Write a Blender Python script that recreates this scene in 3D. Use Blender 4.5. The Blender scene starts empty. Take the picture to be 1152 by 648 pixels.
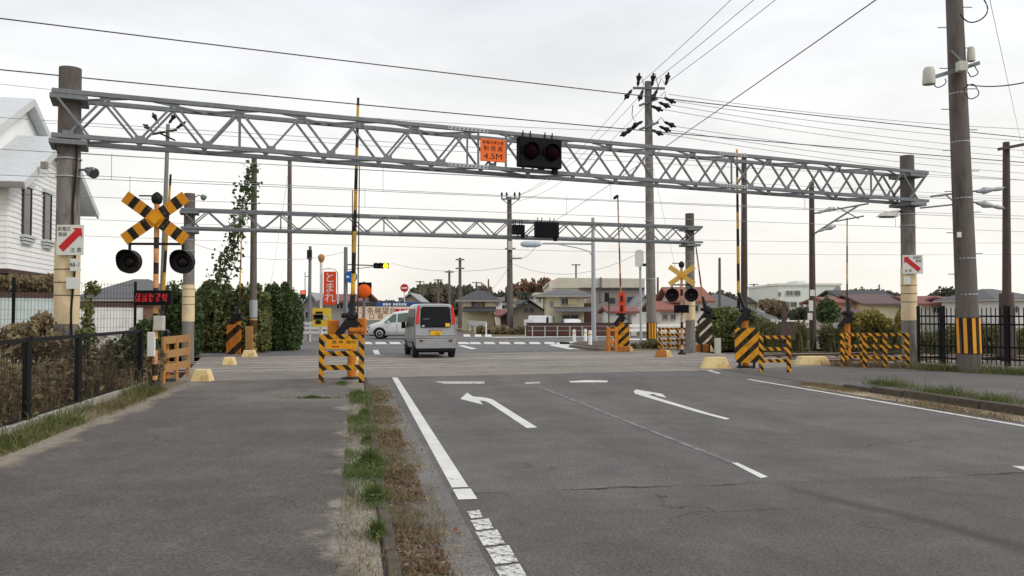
import bpy, bmesh, math, random
import numpy as np
from mathutils import Vector, Matrix
random.seed(7); rng = np.random.default_rng(7)
R = math.radians
S = bpy.context.scene
C = S.collection

# ------------------------------------------------------------------ camera, sky, sun, exposure
FPX, CX, CY, CAMH, HOR = 960.0, 576.0, 324.0, 1.55, 353.0
PITCH = math.atan((HOR - CY) / FPX)
cam = bpy.data.objects.new('camera', bpy.data.cameras.new('camera')); C.objects.link(cam); S.camera = cam
cam.location = (0, 0, CAMH); cam.rotation_euler = (R(90) + PITCH, 0, 0)
cam.data.sensor_width = 36; cam.data.lens = FPX / 1152 * 36; cam.data.clip_end = 4000; cam.data.clip_start = .05
S.view_settings.view_transform = 'Standard'; S.view_settings.look = 'None'
S.view_settings.exposure = 0.0; S.view_settings.gamma = 1

SUN_EL, SUN_AZ = 38, 112          # azimuth clockwise from +Y: the bright part of the cloud lies to the right, a little behind
w = bpy.data.worlds.new('World'); S.world = w; w.use_nodes = True
nt = w.node_tree; nt.nodes.clear(); N = nt.nodes.new; L = nt.links.new
out = N('ShaderNodeOutputWorld'); mixs = N('ShaderNodeMixShader'); bgs = N('ShaderNodeBackground'); bgc = N('ShaderNodeBackground')
sky = N('ShaderNodeTexSky'); sky.sky_type = 'NISHITA'; sky.sun_disc = False
sky.sun_elevation = R(SUN_EL); sky.sun_rotation = R(SUN_AZ); sky.dust_density = 3
L(sky.outputs[0], bgs.inputs[0]); bgs.inputs[1].default_value = .10
tc = N('ShaderNodeTexCoord'); sep = N('ShaderNodeSeparateXYZ'); L(tc.outputs['Generated'], sep.inputs[0])
ramp = N('ShaderNodeValToRGB'); L(sep.outputs[2], ramp.inputs[0])
for i, (p, c) in enumerate([(0, (1.12, 1.07, .98)), (.10, (1.16, 1.13, 1.07)), (.20, (1.13, 1.12, 1.09)), (.36, (.99, 1.01, 1.05)), (1, (.88, .90, .95))]):
    e = ramp.color_ramp.elements[i] if i < 2 else ramp.color_ramp.elements.new(p)
    e.position = p; e.color = (*c, 1)
mp = N('ShaderNodeMapping'); mp.inputs['Scale'].default_value = (1.2, 1.2, 4.2); L(tc.outputs['Generated'], mp.inputs[0])
no = N('ShaderNodeTexNoise'); no.inputs['Scale'].default_value = 2.3; no.inputs['Detail'].default_value = 7; no.inputs['Roughness'].default_value = .55
no.inputs['Distortion'].default_value = .4; L(mp.outputs[0], no.inputs[0])
mr = N('ShaderNodeMapRange'); L(no.outputs[0], mr.inputs[0])
for k, v in ((1, .32), (2, .68), (3, .86), (4, 1.07)): mr.inputs[k].default_value = v
mul = N('ShaderNodeVectorMath'); mul.operation = 'MULTIPLY'; L(ramp.outputs[0], mul.inputs[0]); L(mr.outputs[0], mul.inputs[1])
L(mul.outputs[0], bgc.inputs[0]); bgc.inputs[1].default_value = 1.0
mixs.inputs[0].default_value = .88; L(bgs.outputs[0], mixs.inputs[1]); L(bgc.outputs[0], mixs.inputs[2]); L(mixs.outputs[0], out.inputs[0])

sl = bpy.data.lights.new('sun', 'SUN'); sl.energy = 1.3; sl.angle = R(16); sl.color = (1, .95, .88)
sun = bpy.data.objects.new('sun', sl); C.objects.link(sun)
sd = Vector((math.sin(R(SUN_AZ)) * math.cos(R(SUN_EL)), math.cos(R(SUN_AZ)) * math.cos(R(SUN_EL)), math.sin(R(SUN_EL))))
sun.rotation_euler = sd.to_track_quat('Z', 'Y').to_euler(); sun.location = sd * 60

# ------------------------------------------------------------------ pixels to places (1152 x 648 photograph)
_f = Vector((0, math.cos(PITCH), math.sin(PITCH))); _u = Vector((0, -math.sin(PITCH), math.cos(PITCH)))
def ray(u, v): return Vector((1, 0, 0)) * ((u - CX) / FPX) + _u * ((CY - v) / FPX) + _f
def P(u, v, z=0.0):
    d = ray(u, v); t = (z - CAMH) / d.z
    return Vector((0, 0, CAMH)) + d * t
def D(u, v, Y):
    d = ray(u, v)
    return Vector((0, 0, CAMH)) + d * (Y / d.y)
def G(u, Y, z=0.0):
    p = D(u, HOR, Y); p.z = z; return p
def ZV(v, Y): return D(CX, v, Y).z

# ------------------------------------------------------------------ materials
def srgb(r, g, b):
    f = lambda c: (c / 12.92 if c <= .04045 else ((c + .055) / 1.055) ** 2.4)
    return tuple(f(c / 255) for c in (r, g, b))
MATS = {}
def _base(name):
    m = bpy.data.materials.new(name); m.use_nodes = True
    n = m.node_tree; b = n.nodes['Principled BSDF']; t = n.nodes.new('ShaderNodeTexCoord')
    MATS[name] = m
    return m, n, b, t
def _noise(n, t, scale, detail=4, rough=.6, coord='Object', stretch=None):
    q = n.nodes.new('ShaderNodeTexNoise'); q.inputs['Scale'].default_value = scale; q.inputs['Detail'].default_value = detail
    q.inputs['Roughness'].default_value = rough
    src = t.outputs[coord]
    if stretch:
        mm = n.nodes.new('ShaderNodeMapping'); mm.inputs['Scale'].default_value = stretch; n.links.new(src, mm.inputs[0]); src = mm.outputs[0]
    n.links.new(src, q.inputs['Vector']); return q.outputs['Fac']
def _range(n, src, a, b, c, d):
    q = n.nodes.new('ShaderNodeMapRange'); n.links.new(src, q.inputs[0])
    for i, v in enumerate((a, b, c, d)): q.inputs[i + 1].default_value = v
    return q.outputs[0]
def _mix(n, fac, a, b, blend='MIX'):
    q = n.nodes.new('ShaderNodeMix'); q.data_type = 'RGBA'; q.blend_type = blend
    for s, v in ((q.inputs[0], fac), (q.inputs[6], a), (q.inputs[7], b)):
        if isinstance(v, (int, float)): s.default_value = v
        elif isinstance(v, tuple): s.default_value = (*v[:3], 1)
        else: n.links.new(v, s)
    return q.outputs[2]
def _math(n, op, a, b=0.0, c=0.0):
    q = n.nodes.new('ShaderNodeMath'); q.operation = op
    for s, v in zip(q.inputs, (a, b, c)):
        if isinstance(v, (int, float)): s.default_value = v
        else: n.links.new(v, s)
    return q.outputs[0]
def _bump(n, b, h, strength, dist=.01):
    q = n.nodes.new('ShaderNodeBump'); q.inputs['Strength'].default_value = strength; q.inputs['Distance'].default_value = dist
    n.links.new(h, q.inputs['Height']); n.links.new(q.outputs[0], b.inputs['Normal'])
def M(name, col, rough=.75, var=.18, scale=5, metal=0.0, bump=0.0, bscale=40, stain=None, samt=.5, sscale=1.5, stretch=None, tr=0):
    if name in MATS: return MATS[name]
    m, n, b, t = _base(name)
    f = _noise(n, t, scale, 5, .65, stretch=stretch)
    f2 = _range(n, f, .3, .7, 0, 1)
    c = _mix(n, f2, tuple(x * (1 - var) for x in col), tuple(min(1, x * (1 + var)) for x in col))
    if stain:
        s = _range(n, _noise(n, t, sscale, 6, .7, stretch=stretch), .5, .68, 0, samt)
        c = _mix(n, s, c, stain)
    n.links.new(c, b.inputs['Base Color']); b.inputs['Roughness'].default_value = rough; b.inputs['Metallic'].default_value = metal
    b.inputs['Specular IOR Level'].default_value = .28
    if bump: _bump(n, b, _noise(n, t, bscale, 3), bump)
    return m
def M_leaf(name, c1, c2, c3=None, scale=1.2, trans=.25):
    m, n, b, t = _base(name)
    f = _range(n, _noise(n, t, scale, 3), .35, .65, 0, 1)
    c = _mix(n, f, c1, c2)
    f = _range(n, _noise(n, t, scale * 9, 2), .4, .75, 0, .8)
    c = _mix(n, f, c, c3 or c2)
    n.links.new(c, b.inputs['Base Color']); b.inputs['Roughness'].default_value = .6
    b.inputs['Specular IOR Level'].default_value = .25
    tb = n.nodes.new('ShaderNodeBsdfTranslucent'); n.links.new(c, tb.inputs[0])
    ms = n.nodes.new('ShaderNodeMixShader'); ms.inputs[0].default_value = trans
    n.links.new(b.outputs[0], ms.inputs[1]); n.links.new(tb.outputs[0], ms.inputs[2])
    n.links.new(ms.outputs[0], n.nodes['Material Output'].inputs[0]); return m
def M_stripe(name, c1, c2, vec, period, duty=.5, off=0.0, rough=.6, dirt=(.10, .07, .04), damt=.55, sym=False):
    m, n, b, t = _base(name)
    dp = n.nodes.new('ShaderNodeVectorMath'); dp.operation = 'DOT_PRODUCT'; n.links.new(t.outputs['Object'], dp.inputs[0]); dp.inputs[1].default_value = vec
    val = _math(n, 'ABSOLUTE', dp.outputs['Value']) if sym else dp.outputs['Value']
    v = _math(n, 'FRACT', _math(n, 'MULTIPLY_ADD', val, 1 / period, off + 50))
    s = _math(n, 'GREATER_THAN', v, duty)
    c = _mix(n, s, c1, c2)
    f = _range(n, _noise(n, t, 6, 7, .75), .42, .70, 0, min(1, damt * 1.35)); c = _mix(n, f, c, dirt)
    f = _range(n, _noise(n, t, 26, 4, .75, stretch=(1, 1, .5)), .58, .70, 0, .6); c = _mix(n, f, c, (.34, .28, .20))
    n.links.new(c, b.inputs['Base Color']); b.inputs['Roughness'].default_value = rough; b.inputs['Specular IOR Level'].default_value = .15; return m
def M_emit(name, col, strength, base=None):
    m, n, b, t = _base(name)
    b.inputs['Base Color'].default_value = (*(base or col), 1); b.inputs['Emission Color'].default_value = (*col, 1); b.inputs['Emission Strength'].default_value = strength
    return m
def M_glass(name, col=(.02, .025, .03), rough=.06):
    m, n, b, t = _base(name)
    f = _range(n, _noise(n, t, 2.5, 3), .3, .7, .7, 1.5)
    c = _mix(n, 1.0, (*col,), (1, 1, 1)); c = _mix(n, f, (0, 0, 0), col)
    n.links.new(c, b.inputs['Base Color']); b.inputs['Roughness'].default_value = rough
    b.inputs['Specular IOR Level'].default_value = .5 if rough < .2 else .2; return m

RA = R(10.3)                                          # the road runs this far left of the view
RD = Vector((-math.sin(RA), math.cos(RA), 0)); RT = Vector((math.cos(RA), math.sin(RA), 0))
TA = R(17.5)                                          # the railway crosses at this angle
TD = Vector((math.cos(TA), math.sin(TA), 0)); TN = Vector((-math.sin(TA), math.cos(TA), 0))
def rd(t, s, z=0.0): return RT * t + RD * s + Vector((0, 0, z))
def tk(q, wv, z=0.0): return TD * q + TN * wv + Vector((0, 0, z))

def M_asphalt(name, c_far, c_near, seam=None, patch=.5, tracks=True, sand=False):
    m, n, b, t = _base(name)
    rot = n.nodes.new('ShaderNodeMapping'); rot.vector_type = 'POINT'; rot.inputs['Rotation'].default_value = (0, 0, -RA)
    geo = n.nodes.new('ShaderNodeNewGeometry'); n.links.new(geo.outputs['Position'], rot.inputs[0])
    sp = n.nodes.new('ShaderNodeSeparateXYZ'); n.links.new(rot.outputs[0], sp.inputs[0])
    class T: outputs = {'Object': rot.outputs[0]}
    tt = T()
    X, Y = sp.outputs[0], sp.outputs[1]
    big = _noise(n, tt, .42, 7, .66)
    med = _noise(n, tt, 3.2, 6, .7)
    fine = _noise(n, tt, 38, 3, .85)
    vfine = _noise(n, tt, 120, 2, .85)
    c = c_far
    if seam:
        wob = _math(n, 'MULTIPLY_ADD', _noise(n, tt, 1.3, 4), .5, -.25)
        d = _math(n, 'SUBTRACT', _math(n, 'ADD', Y, wob), seam)
        c = _mix(n, _range(n, d, -.03, .03, 0, 1), c_near, c_far)
    c = _mix(n, _range(n, big, .35, .68, 0, patch), c, tuple(x * .72 for x in c_far))
    c = _mix(n, _range(n, med, .45, .75, 0, .34), c, tuple(x * 1.5 for x in c_far))
    mot = _noise(n, tt, 1.7, 8, .7, stretch=(1, .6, 1)); c = _mix(n, .5, c, _mix(n, _range(n, mot, .33, .67, 0, 1), (.66, .66, .67), (1.32, 1.30, 1.27)), 'MULTIPLY')
    lo = _noise(n, tt, .28, 4, .6, stretch=(.5, 1.4, 1)); c = _mix(n, .55, c, _mix(n, _range(n, lo, .36, .64, 0, 1), (.74, .73, .72), (1.26, 1.25, 1.23)), 'MULTIPLY')
    if tracks:   # rubber darkened wheel paths along each lane
        for x0 in (1.6, 3.1, 4.6, 6.0):
            dd = _math(n, 'ABSOLUTE', _math(n, 'SUBTRACT', _math(n, 'ADD', X, _math(n, 'MULTIPLY_ADD', _noise(n, tt, .3, 3), .6, -.3)), x0))
            c = _mix(n, _range(n, dd, .1, .45, .22, 0), c, tuple(x * .6 for x in c_near))
    if sand:     # pale washed sand along both edges of the path, with streaks further in
        e = _math(n, 'MULTIPLY_ADD', _noise(n, tt, 1.1, 9, .72), 1.5, -.75)
        sf = _range(n, _math(n, 'ADD', X, e), -.20, -.04, 0, 1); c = _mix(n, _math(n, 'MULTIPLY', sf, _range(n, med, .3, .55, .45, .95)), c, (.27, .235, .185))
        sf = _range(n, _math(n, 'ADD', X, _math(n, 'MULTIPLY', e, .8)), -3.55, -3.35, 1, 0); c = _mix(n, _math(n, 'MULTIPLY', sf, .9), c, (.28, .24, .185))
        pz = _math(n, 'MULTIPLY', _range(n, Y, 13, 15.5, 0, 1), _range(n, big, .42, .6, 0, .6)); c = _mix(n, pz, c, (.20, .185, .165))
    c = _mix(n, .55, c, _mix(n, _range(n, fine, .40, .60, 0, 1), (.42, .42, .42), (1.58, 1.57, 1.55)), 'MULTIPLY')
    c = _mix(n, .5, c, _mix(n, _range(n, vfine, .40, .60, 0, 1), (.35, .35, .35), (1.65, 1.65, 1.65)), 'MULTIPLY')
    sp1 = _range(n, _noise(n, tt, 55, 1, .5), .70, .76, 0, .5); c = _mix(n, sp1, c, tuple(x * 2.2 for x in c_far))
    st = _range(n, _noise(n, tt, 1.1, 5, .75, stretch=(1.0, .45, 1)), .56, .72, 0, .38); c = _mix(n, st, c, tuple(x * .5 for x in c_near))
    vo = n.nodes.new('ShaderNodeTexVoronoi'); vo.feature = 'DISTANCE_TO_EDGE'; vo.inputs['Scale'].default_value = .42
    wv = n.nodes.new('ShaderNodeVectorMath'); wv.operation = 'ADD'; n.links.new(rot.outputs[0], wv.inputs[0])
    wn = n.nodes.new('ShaderNodeTexNoise'); wn.inputs['Scale'].default_value = 2.2; wn.inputs['Detail'].default_value = 6; n.links.new(rot.outputs[0], wn.inputs['Vector'])
    sc_ = n.nodes.new('ShaderNodeVectorMath'); sc_.operation = 'SCALE'; sc_.inputs['Scale'].default_value = .5; n.links.new(wn.outputs['Color'], sc_.inputs[0]); n.links.new(sc_.outputs[0], wv.inputs[1])
    n.links.new(wv.outputs[0], vo.inputs['Vector'])
    crk = _math(n, 'MULTIPLY', _range(n, vo.outputs['Distance'], .001, .006, .75, 0), _range(n, _noise(n, tt, .5, 3), .54, .60, 0, 1)); c = _mix(n, crk, c, (.02, .018, .016))
    if seam:
        gate = _range(n, _noise(n, tt, .9, 3), .42, .55, .15, 1)
        ck = _math(n, 'MULTIPLY', _range(n, _math(n, 'ABSOLUTE', d), .006, .034, 1, 0), gate)
        c = _mix(n, ck, c, (.012, .011, .01))
        # dark sealed crack that bends across the near lanes
        yy = _math(n, 'SUBTRACT', Y, 4.0)
        path = _math(n, 'ADD', _math(n, 'MULTIPLY_ADD', yy, -.23, 4.55), _math(n, 'MULTIPLY_ADD', _noise(n, tt, .8, 3), .4, -.2))
        dd = _math(n, 'ABSOLUTE', _math(n, 'SUBTRACT', X, path))
        k = _math(n, 'MULTIPLY', _range(n, dd, .02, .16, .5, 0), _range(n, Y, 7.0, 7.3, 1, 0))
        c = _mix(n, k, c, (.03, .027, .026))
    n.links.new(c, b.inputs['Base Color']); b.inputs['Roughness'].default_value = .82; b.inputs['Specular IOR Level'].default_value = .35
    _bump(n, b, _math(n, 'ADD', fine, _math(n, 'MULTIPLY', vfine, .5)), .55, .006)
    return m

def M_paint(name, col=(.72, .71, .67), wear=.5, under=(.12, .115, .11), scale=9):
    m, n, b, t = _base(name)
    f1 = _noise(n, t, scale, 7, .75); f2 = _noise(n, t, scale * 6, 4, .8)
    s = _range(n, _math(n, 'MULTIPLY_ADD', f2, .45, f1), .68 + .25 * (1 - wear), .75 + .22 * (1 - wear), 0, 1)
    c = _mix(n, s, col, under)
    g = _range(n, _noise(n, t, 1.5, 4), .3, .7, .85, 1.05)
    c = _mix(n, 1.0, c, g, 'MULTIPLY')
    n.links.new(c, b.inputs['Base Color']); b.inputs['Roughness'].default_value = .7
    return m

# ------------------------------------------------------------------ objects
LOCALS = {}
def root_of(o):
    while o.parent: o = o.parent
    return o
class MB:
    def __init__(s): s.v = []; s.f = []; s.sm = []
    def add(s, vs, fs, smooth=False):
        o = len(s.v); s.v += [Vector(x) for x in vs]; s.f += [tuple(i + o for i in f) for f in fs]; s.sm += [smooth] * len(fs); return s
    def obox(s, c, ax, ay, az):        # centre and three half axes
        c, ax, ay, az = Vector(c), Vector(ax), Vector(ay), Vector(az)
        vs = [c + ax * i + ay * j + az * k for k in (-1, 1) for j in (-1, 1) for i in (-1, 1)]
        return s.add(vs, [(0, 2, 3, 1), (4, 5, 7, 6), (0, 1, 5, 4), (2, 6, 7, 3), (0, 4, 6, 2), (1, 3, 7, 5)])
    def box(s, c, sx, sy, sz, rz=0.0):
        cr, sr = math.cos(rz), math.sin(rz)
        return s.obox(c, Vector((cr, sr, 0)) * sx / 2, Vector((-sr, cr, 0)) * sy / 2, (0, 0, sz / 2))
    def bar(s, a, b, w=.05, h=None, up=(0, 0, 1)):
        a, b = Vector(a), Vector(b); d = (b - a); l = d.length; d.normalize(); up = Vector(up)
        if abs(d.dot(up)) > .98: up = Vector((0, 1, 0))
        x = d.cross(up).normalized(); z = x.cross(d)
        return s.obox((a + b) / 2, x * w / 2, d * l / 2, z * (h or w) / 2)
    def tube(s, a, b, r0, r1=None, n=12, cap=True):
        a, b = Vector(a), Vector(b); r1 = r0 if r1 is None else r1; d = (b - a).normalized()
        x = d.cross(Vector((0, 0, 1)) if abs(d.z) < .95 else Vector((0, 1, 0))).normalized(); y = d.cross(x)
        vs = [];
        for p, r in ((a, r0), (b, r1)): vs += [p + (x * math.cos(2 * math.pi * i / n) + y * math.sin(2 * math.pi * i / n)) * r for i in range(n)]
        s.add(vs, [(i, (i + 1) % n, n + (i + 1) % n, n + i) for i in range(n)], True)
        if cap:
            s.add([vs[i] for i in range(n)], [tuple(range(n - 1, -1, -1))]); s.add([vs[n + i] for i in range(n)], [tuple(range(n))])
        return s
    def path(s, pts, r, n=6):
        pts = [Vector(p) for p in pts]; rings = []
        for i, p in enumerate(pts):
            d = (pts[min(i + 1, len(pts) - 1)] - pts[max(i - 1, 0)]).normalized()
            x = d.cross(Vector((0, 0, 1)) if abs(d.z) < .95 else Vector((0, 1, 0))).normalized(); y = d.cross(x)
            rr = r[i] if isinstance(r, (list, tuple)) else r
            rings.append([p + (x * math.cos(2 * math.pi * k / n) + y * math.sin(2 * math.pi * k / n)) * rr for k in range(n)])
        vs = [q for g in rings for q in g]
        fs = [(i * n + k, i * n + (k + 1) % n, (i + 1) * n + (k + 1) % n, (i + 1) * n + k) for i in range(len(pts) - 1) for k in range(n)]
        s.add(vs, fs, True); s.add(rings[0], [tuple(range(n - 1, -1, -1))]); s.add(rings[-1], [tuple(range(n))]); return s
    def lathe(s, a, d, prof, n=20):    # prof: (distance along d, radius)
        a = Vector(a); d = Vector(d).normalized()
        x = d.cross(Vector((0, 0, 1)) if abs(d.z) < .95 else Vector((0, 1, 0))).normalized(); y = d.cross(x)
        vs = [a + d * t + (x * math.cos(2 * math.pi * k / n) + y * math.sin(2 * math.pi * k / n)) * r for t, r in prof for k in range(n)]
        m = len(prof)
        fs = [(i * n + k, i * n + (k + 1) % n, (i + 1) * n + (k + 1) % n, (i + 1) * n + k) for i in range(m - 1) for k in range(n)]
        s.add(vs, fs, True); s.add(vs[:n], [tuple(range(n - 1, -1, -1))]); s.add(vs[-n:], [tuple(range(n))]); return s
    def prism(s, poly, d):             # closed 3-D polygon swept along d
        poly = [Vector(p) for p in poly]; d = Vector(d); n = len(poly)
        vs = poly + [p + d for p in poly]
        return s.add(vs, [tuple(range(n - 1, -1, -1)), tuple(range(n, 2 * n))] + [(i, (i + 1) % n, n + (i + 1) % n, n + i) for i in range(n)])
    def quad(s, *p): return s.add(p, [tuple(range(len(p)))])
    def build(s, name, mat, parent=None, local=None, bevel=0):
        me = bpy.data.meshes.new(name)
        o = bpy.data.objects.new(name, me); C.objects.link(o)
        off = Vector((0, 0, 0))
        if parent is not None:
            o.parent = parent; rt = root_of(parent)
            if not LOCALS.get(rt.name, False): off = rt.location.copy()
        elif local is None and s.v:
            xs = [p.x for p in s.v]; ys = [p.y for p in s.v]; zs = [p.z for p in s.v]
            off = Vector(((min(xs) + max(xs)) / 2, (min(ys) + max(ys)) / 2, min(zs))); o.location = off
        me.from_pydata([tuple(p - off) for p in s.v], [], s.f)
        me.polygons.foreach_set('use_smooth', s.sm)
        bm = bmesh.new(); bm.from_mesh(me); bmesh.ops.recalc_face_normals(bm, faces=bm.faces[:]) if len(bm.faces) < 20000 else None
        bm.to_mesh(me); bm.free()
        me.materials.append(MATS[mat] if isinstance(mat, str) else mat)
        if bevel:
            md = o.modifiers.new('bevel', 'BEVEL'); md.width = bevel; md.segments = 2; md.limit_method = 'ANGLE'
        return o
def tag(o, label=None, cat=None, group=None, kind=None):
    if label: o['label'] = label
    if cat: o['category'] = cat
    if group: o['group'] = group
    if kind: o['kind'] = kind
    return o
def thing(name, label, cat, loc=(0, 0, 0), rz=None, group=None):
    o = bpy.data.objects.new(name, None); C.objects.link(o); o.location = loc; o.empty_display_size = .3
    if rz is not None: o.rotation_euler.z = rz; LOCALS[o.name] = True
    return tag(o, label, cat, group)
def struct(name, mb, mat, label=None):
    o = mb.build(name, mat, None, local=True); o['kind'] = 'structure'
    if label: o['label'] = label
    return o
_tcache = {}
def text(name, body, size, mat, org, xd, up, parent, ext=.003, sx=1.0):
    key = body
    if key not in _tcache:
        cu = bpy.data.curves.new('text', 'FONT'); cu.body = body; cu.size = 1; cu.align_x = 'CENTER'; cu.align_y = 'CENTER'; cu.resolution_u = 3
        ob = bpy.data.objects.new('text', cu); C.objects.link(ob)
        me = bpy.data.meshes.new_from_object(ob.evaluated_get(bpy.context.evaluated_depsgraph_get()))
        vs = [v.co.copy() for v in me.vertices]; fs = [tuple(p.vertices) for p in me.polygons]
        bpy.data.objects.remove(ob); bpy.data.curves.remove(cu); bpy.data.meshes.remove(me); _tcache[key] = (vs, fs)
    vs, fs = _tcache[key]
    org, xd, up = Vector(org), Vector(xd).normalized(), Vector(up).normalized(); nn = xd.cross(up)
    mb = MB(); mb.add([org + xd * (v.x * size * sx) + up * (v.y * size) + nn * ext for v in vs], fs)
    return mb.build(name, mat, parent)
def rawmesh(name, V, F, mat, parent=None, nper=None):
    """V (n,3) array, F (m,k) array of same-size faces"""
    me = bpy.data.meshes.new(name); k = F.shape[1]
    me.vertices.add(len(V)); me.vertices.foreach_set('co', V.astype(np.float32).ravel())
    me.loops.add(F.size); me.loops.foreach_set('vertex_index', F.astype(np.int32).ravel())
    me.polygons.add(len(F)); me.polygons.foreach_set('loop_start', np.arange(0, F.size, k, dtype=np.int32))
    me.update(calc_edges=True); me.materials.append(MATS[mat])
    o = bpy.data.objects.new(name, me); C.objects.link(o)
    if parent is not None:
        o.parent = parent; off = root_of(parent).location
        if not LOCALS.get(root_of(parent).name): me.transform(Matrix.Translation(-Vector(off)))
    return o
def leaves(name, pts, size, mat, parent=None, aspect=1.7, droop=.0, vary=.5):
    n = len(pts); pts = np.asarray(pts)
    a = rng.normal(size=(n, 3)); a /= np.linalg.norm(a, axis=1)[:, None]; a[:, 2] -= droop; a /= np.linalg.norm(a, axis=1)[:, None]
    b = np.cross(a, rng.normal(size=(n, 3))); b /= np.linalg.norm(b, axis=1)[:, None]
    c = np.cross(a, b)
    s = (size * (1 - vary + 2 * vary * rng.random(n)))[:, None]
    V = np.stack([pts - a * s * aspect * .5, pts + b * s * .5 + c * s * .12, pts + a * s * aspect * .5, pts - b * s * .5 + c * s * .12], 1).reshape(-1, 3)
    return rawmesh(name, V, np.arange(4 * n).reshape(n, 4), mat, parent)
def blades(name, pts, h, wd, mat, parent=None, lean=.5, vary=.6):
    n = len(pts); pts = np.asarray(pts); an = rng.random(n) * 2 * np.pi
    dx = np.stack([np.cos(an), np.sin(an), np.zeros(n)], 1)
    hh = (h * (1 - vary + 2 * vary * rng.random(n)))[:, None] if np.isscalar(h) else (h * (1 - vary / 2 + vary * rng.random(n)))[:, None]
    ld = rng.normal(size=(n, 3)) * lean; ld[:, 2] = 0
    up = np.array([0, 0, 1.0])
    mid = pts + up * hh * .6 + ld * hh * .3; tip = pts + up * hh * (1 - .3 * np.linalg.norm(ld, axis=1)[:, None].clip(0, 1)) + ld * hh
    V = np.stack([pts - dx * wd / 2, pts + dx * wd / 2, mid + dx * wd * .4, mid - dx * wd * .4, tip], 1).reshape(-1, 3)
    F = (np.array([[0, 1, 2], [0, 2, 3], [3, 2, 4]])[None] + 5 * np.arange(n)[:, None, None]).reshape(-1, 3)
    return rawmesh(name, V, F, mat, parent)
def blob_pts(blobs, n, shell=.45, gap=.35, gscale=1.6):
    """points near the surface of a set of ellipsoids (c, r), thinned by a cheap 3-D noise so that gaps open"""
    vol = np.array([r[0] * r[1] + r[1] * r[2] + r[0] * r[2] for c, r in blobs]); vol = vol / vol.sum(); res = []
    for (c, r), k in zip(blobs, vol):
        m = int(n * k * 1.6) + 8
        d = rng.normal(size=(m, 3)); d /= np.linalg.norm(d, axis=1)[:, None]
        rad = 1 - shell * rng.random(m) ** 1.5 + .10 * rng.normal(size=m)
        p = np.array(c) + d * np.array(r) * rad[:, None]
        g = np.sin(p[:, 0] * gscale * 2.1 + 1.3) * np.sin(p[:, 1] * gscale * 1.7 + .4) * np.sin(p[:, 2] * gscale * 2.3) + .5 * np.sin(p[:, 0] * gscale * 5.3) * np.sin(p[:, 2] * gscale * 4.7 + p[:, 1])
        keep = (g > -gap * 1.2 + .15 * rng.normal(size=m)) & (p[:, 2] > .02)
        res.append(p[keep])
    return np.concatenate(res)
# ---- material library
M('concrete_pole', srgb(132, 127, 121), .85, .16, 9, bump=.25, bscale=60, stain=srgb(78, 68, 63), samt=.85, sscale=2.0, stretch=(1, 1, .35))
M('concrete_dark', srgb(106, 99, 94), .85, .16, 9, bump=.25, bscale=60, stain=srgb(74, 62, 56), samt=.85, sscale=1.6, stretch=(1.5, 1.5, .25))
M('concrete', srgb(168, 164, 156), .9, .15, 6, bump=.3, bscale=50, stain=srgb(110, 104, 96), samt=.6)
M('cream_sheet', srgb(226, 205, 165), .7, .08, 6, stain=srgb(170, 135, 95), samt=.5, sscale=3)
M('galvanised', srgb(122, 126, 129), .6, .14, 14, metal=.1, stain=srgb(92, 94, 96), samt=.5, sscale=3)
M('galv_light', srgb(172, 176, 178), .5, .1, 10, metal=.2)
M('black_metal', (.012, .012, .013), .5, .3, 10)
M('black_plastic', (.010, .010, .012), .6, .2, 8)
M('rust_mast', srgb(84, 74, 69), .75, .25, 8, stain=srgb(98, 66, 52), samt=.6, sscale=4, stretch=(1, 1, .4))
M('white_paint', srgb(226, 226, 222), .55, .06, 5, stain=srgb(170, 165, 155), samt=.35)
M('sign_white', srgb(222, 222, 214), .5, .04, 5, stain=srgb(170, 160, 140), samt=.3)
M('sign_red', srgb(200, 38, 40), .5, .08, 6)
M('sign_black', (.012, .012, .012), .6, .1, 6)
M('sign_orange', srgb(240, 112, 40), .55, .06, 6)
M('orange_red', srgb(222, 72, 38), .5, .06, 6)
M('orange_disc', srgb(240, 98, 20), .5, .05, 6)
M('sign_blue', srgb(20, 100, 175), .5, .06, 6)
M('sign_yellow', srgb(228, 190, 60), .55, .08, 6)
M('hazard_orange', srgb(206, 122, 38), .65, .12, 6, stain=srgb(120, 70, 30), samt=.6, sscale=5)
M('hazard_yellow', srgb(232, 160, 26), .6, .1, 6)
M('wood_orange', srgb(180, 136, 86), .8, .2, 5, stain=srgb(128, 84, 50), samt=.7, sscale=5, bump=.2, bscale=30)
M('block_cream', srgb(232, 208, 152), .85, .1, 8, stain=srgb(165, 120, 70), samt=.75, sscale=4, bump=.3, bscale=40)
M('block_shaded', srgb(178, 112, 52), .85, .15, 8, stain=srgb(110, 72, 44), samt=.6, sscale=5)  # side of the cream blocks away from the sun, shade put into the colour
OY, BK = srgb(230, 160, 30), (.006, .0055, .005)
M_stripe('haz_x', OY, BK, (1, 0, .9), .20)
M_stripe('haz_x2', OY, BK, (1, 0, 1.0), .27, .55)
M_stripe('haz_board', OY, BK, (.8, 0, -.85), .34, .56)
M_stripe('haz_board_dk', srgb(208, 118, 40), BK, (.8, 0, -.85), .62, .6)
M_stripe('haz_white', (.016, .015, .014), srgb(225, 215, 190), (.8, 0, -.85), .42, .74)
M_stripe('haz_vert', srgb(240, 158, 60), BK, (0, 0, 1), 100)
M_stripe('arm_stripe', srgb(232, 178, 60), (.015, .013, .012), (0, 0, 1), 1.0, .5)
M_stripe('arm_pale', srgb(222, 182, 110), srgb(90, 62, 40), (0, 0, 1), 1.3, .55)
M_stripe('arm_redwhite', srgb(205, 150, 110), srgb(120, 60, 40), (0, 0, 1), 1.1, .5)
M_stripe('mast_stripe', srgb(235, 168, 110), (.015, .013, .012), (0, 0, 1), .52, .55)
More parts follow.
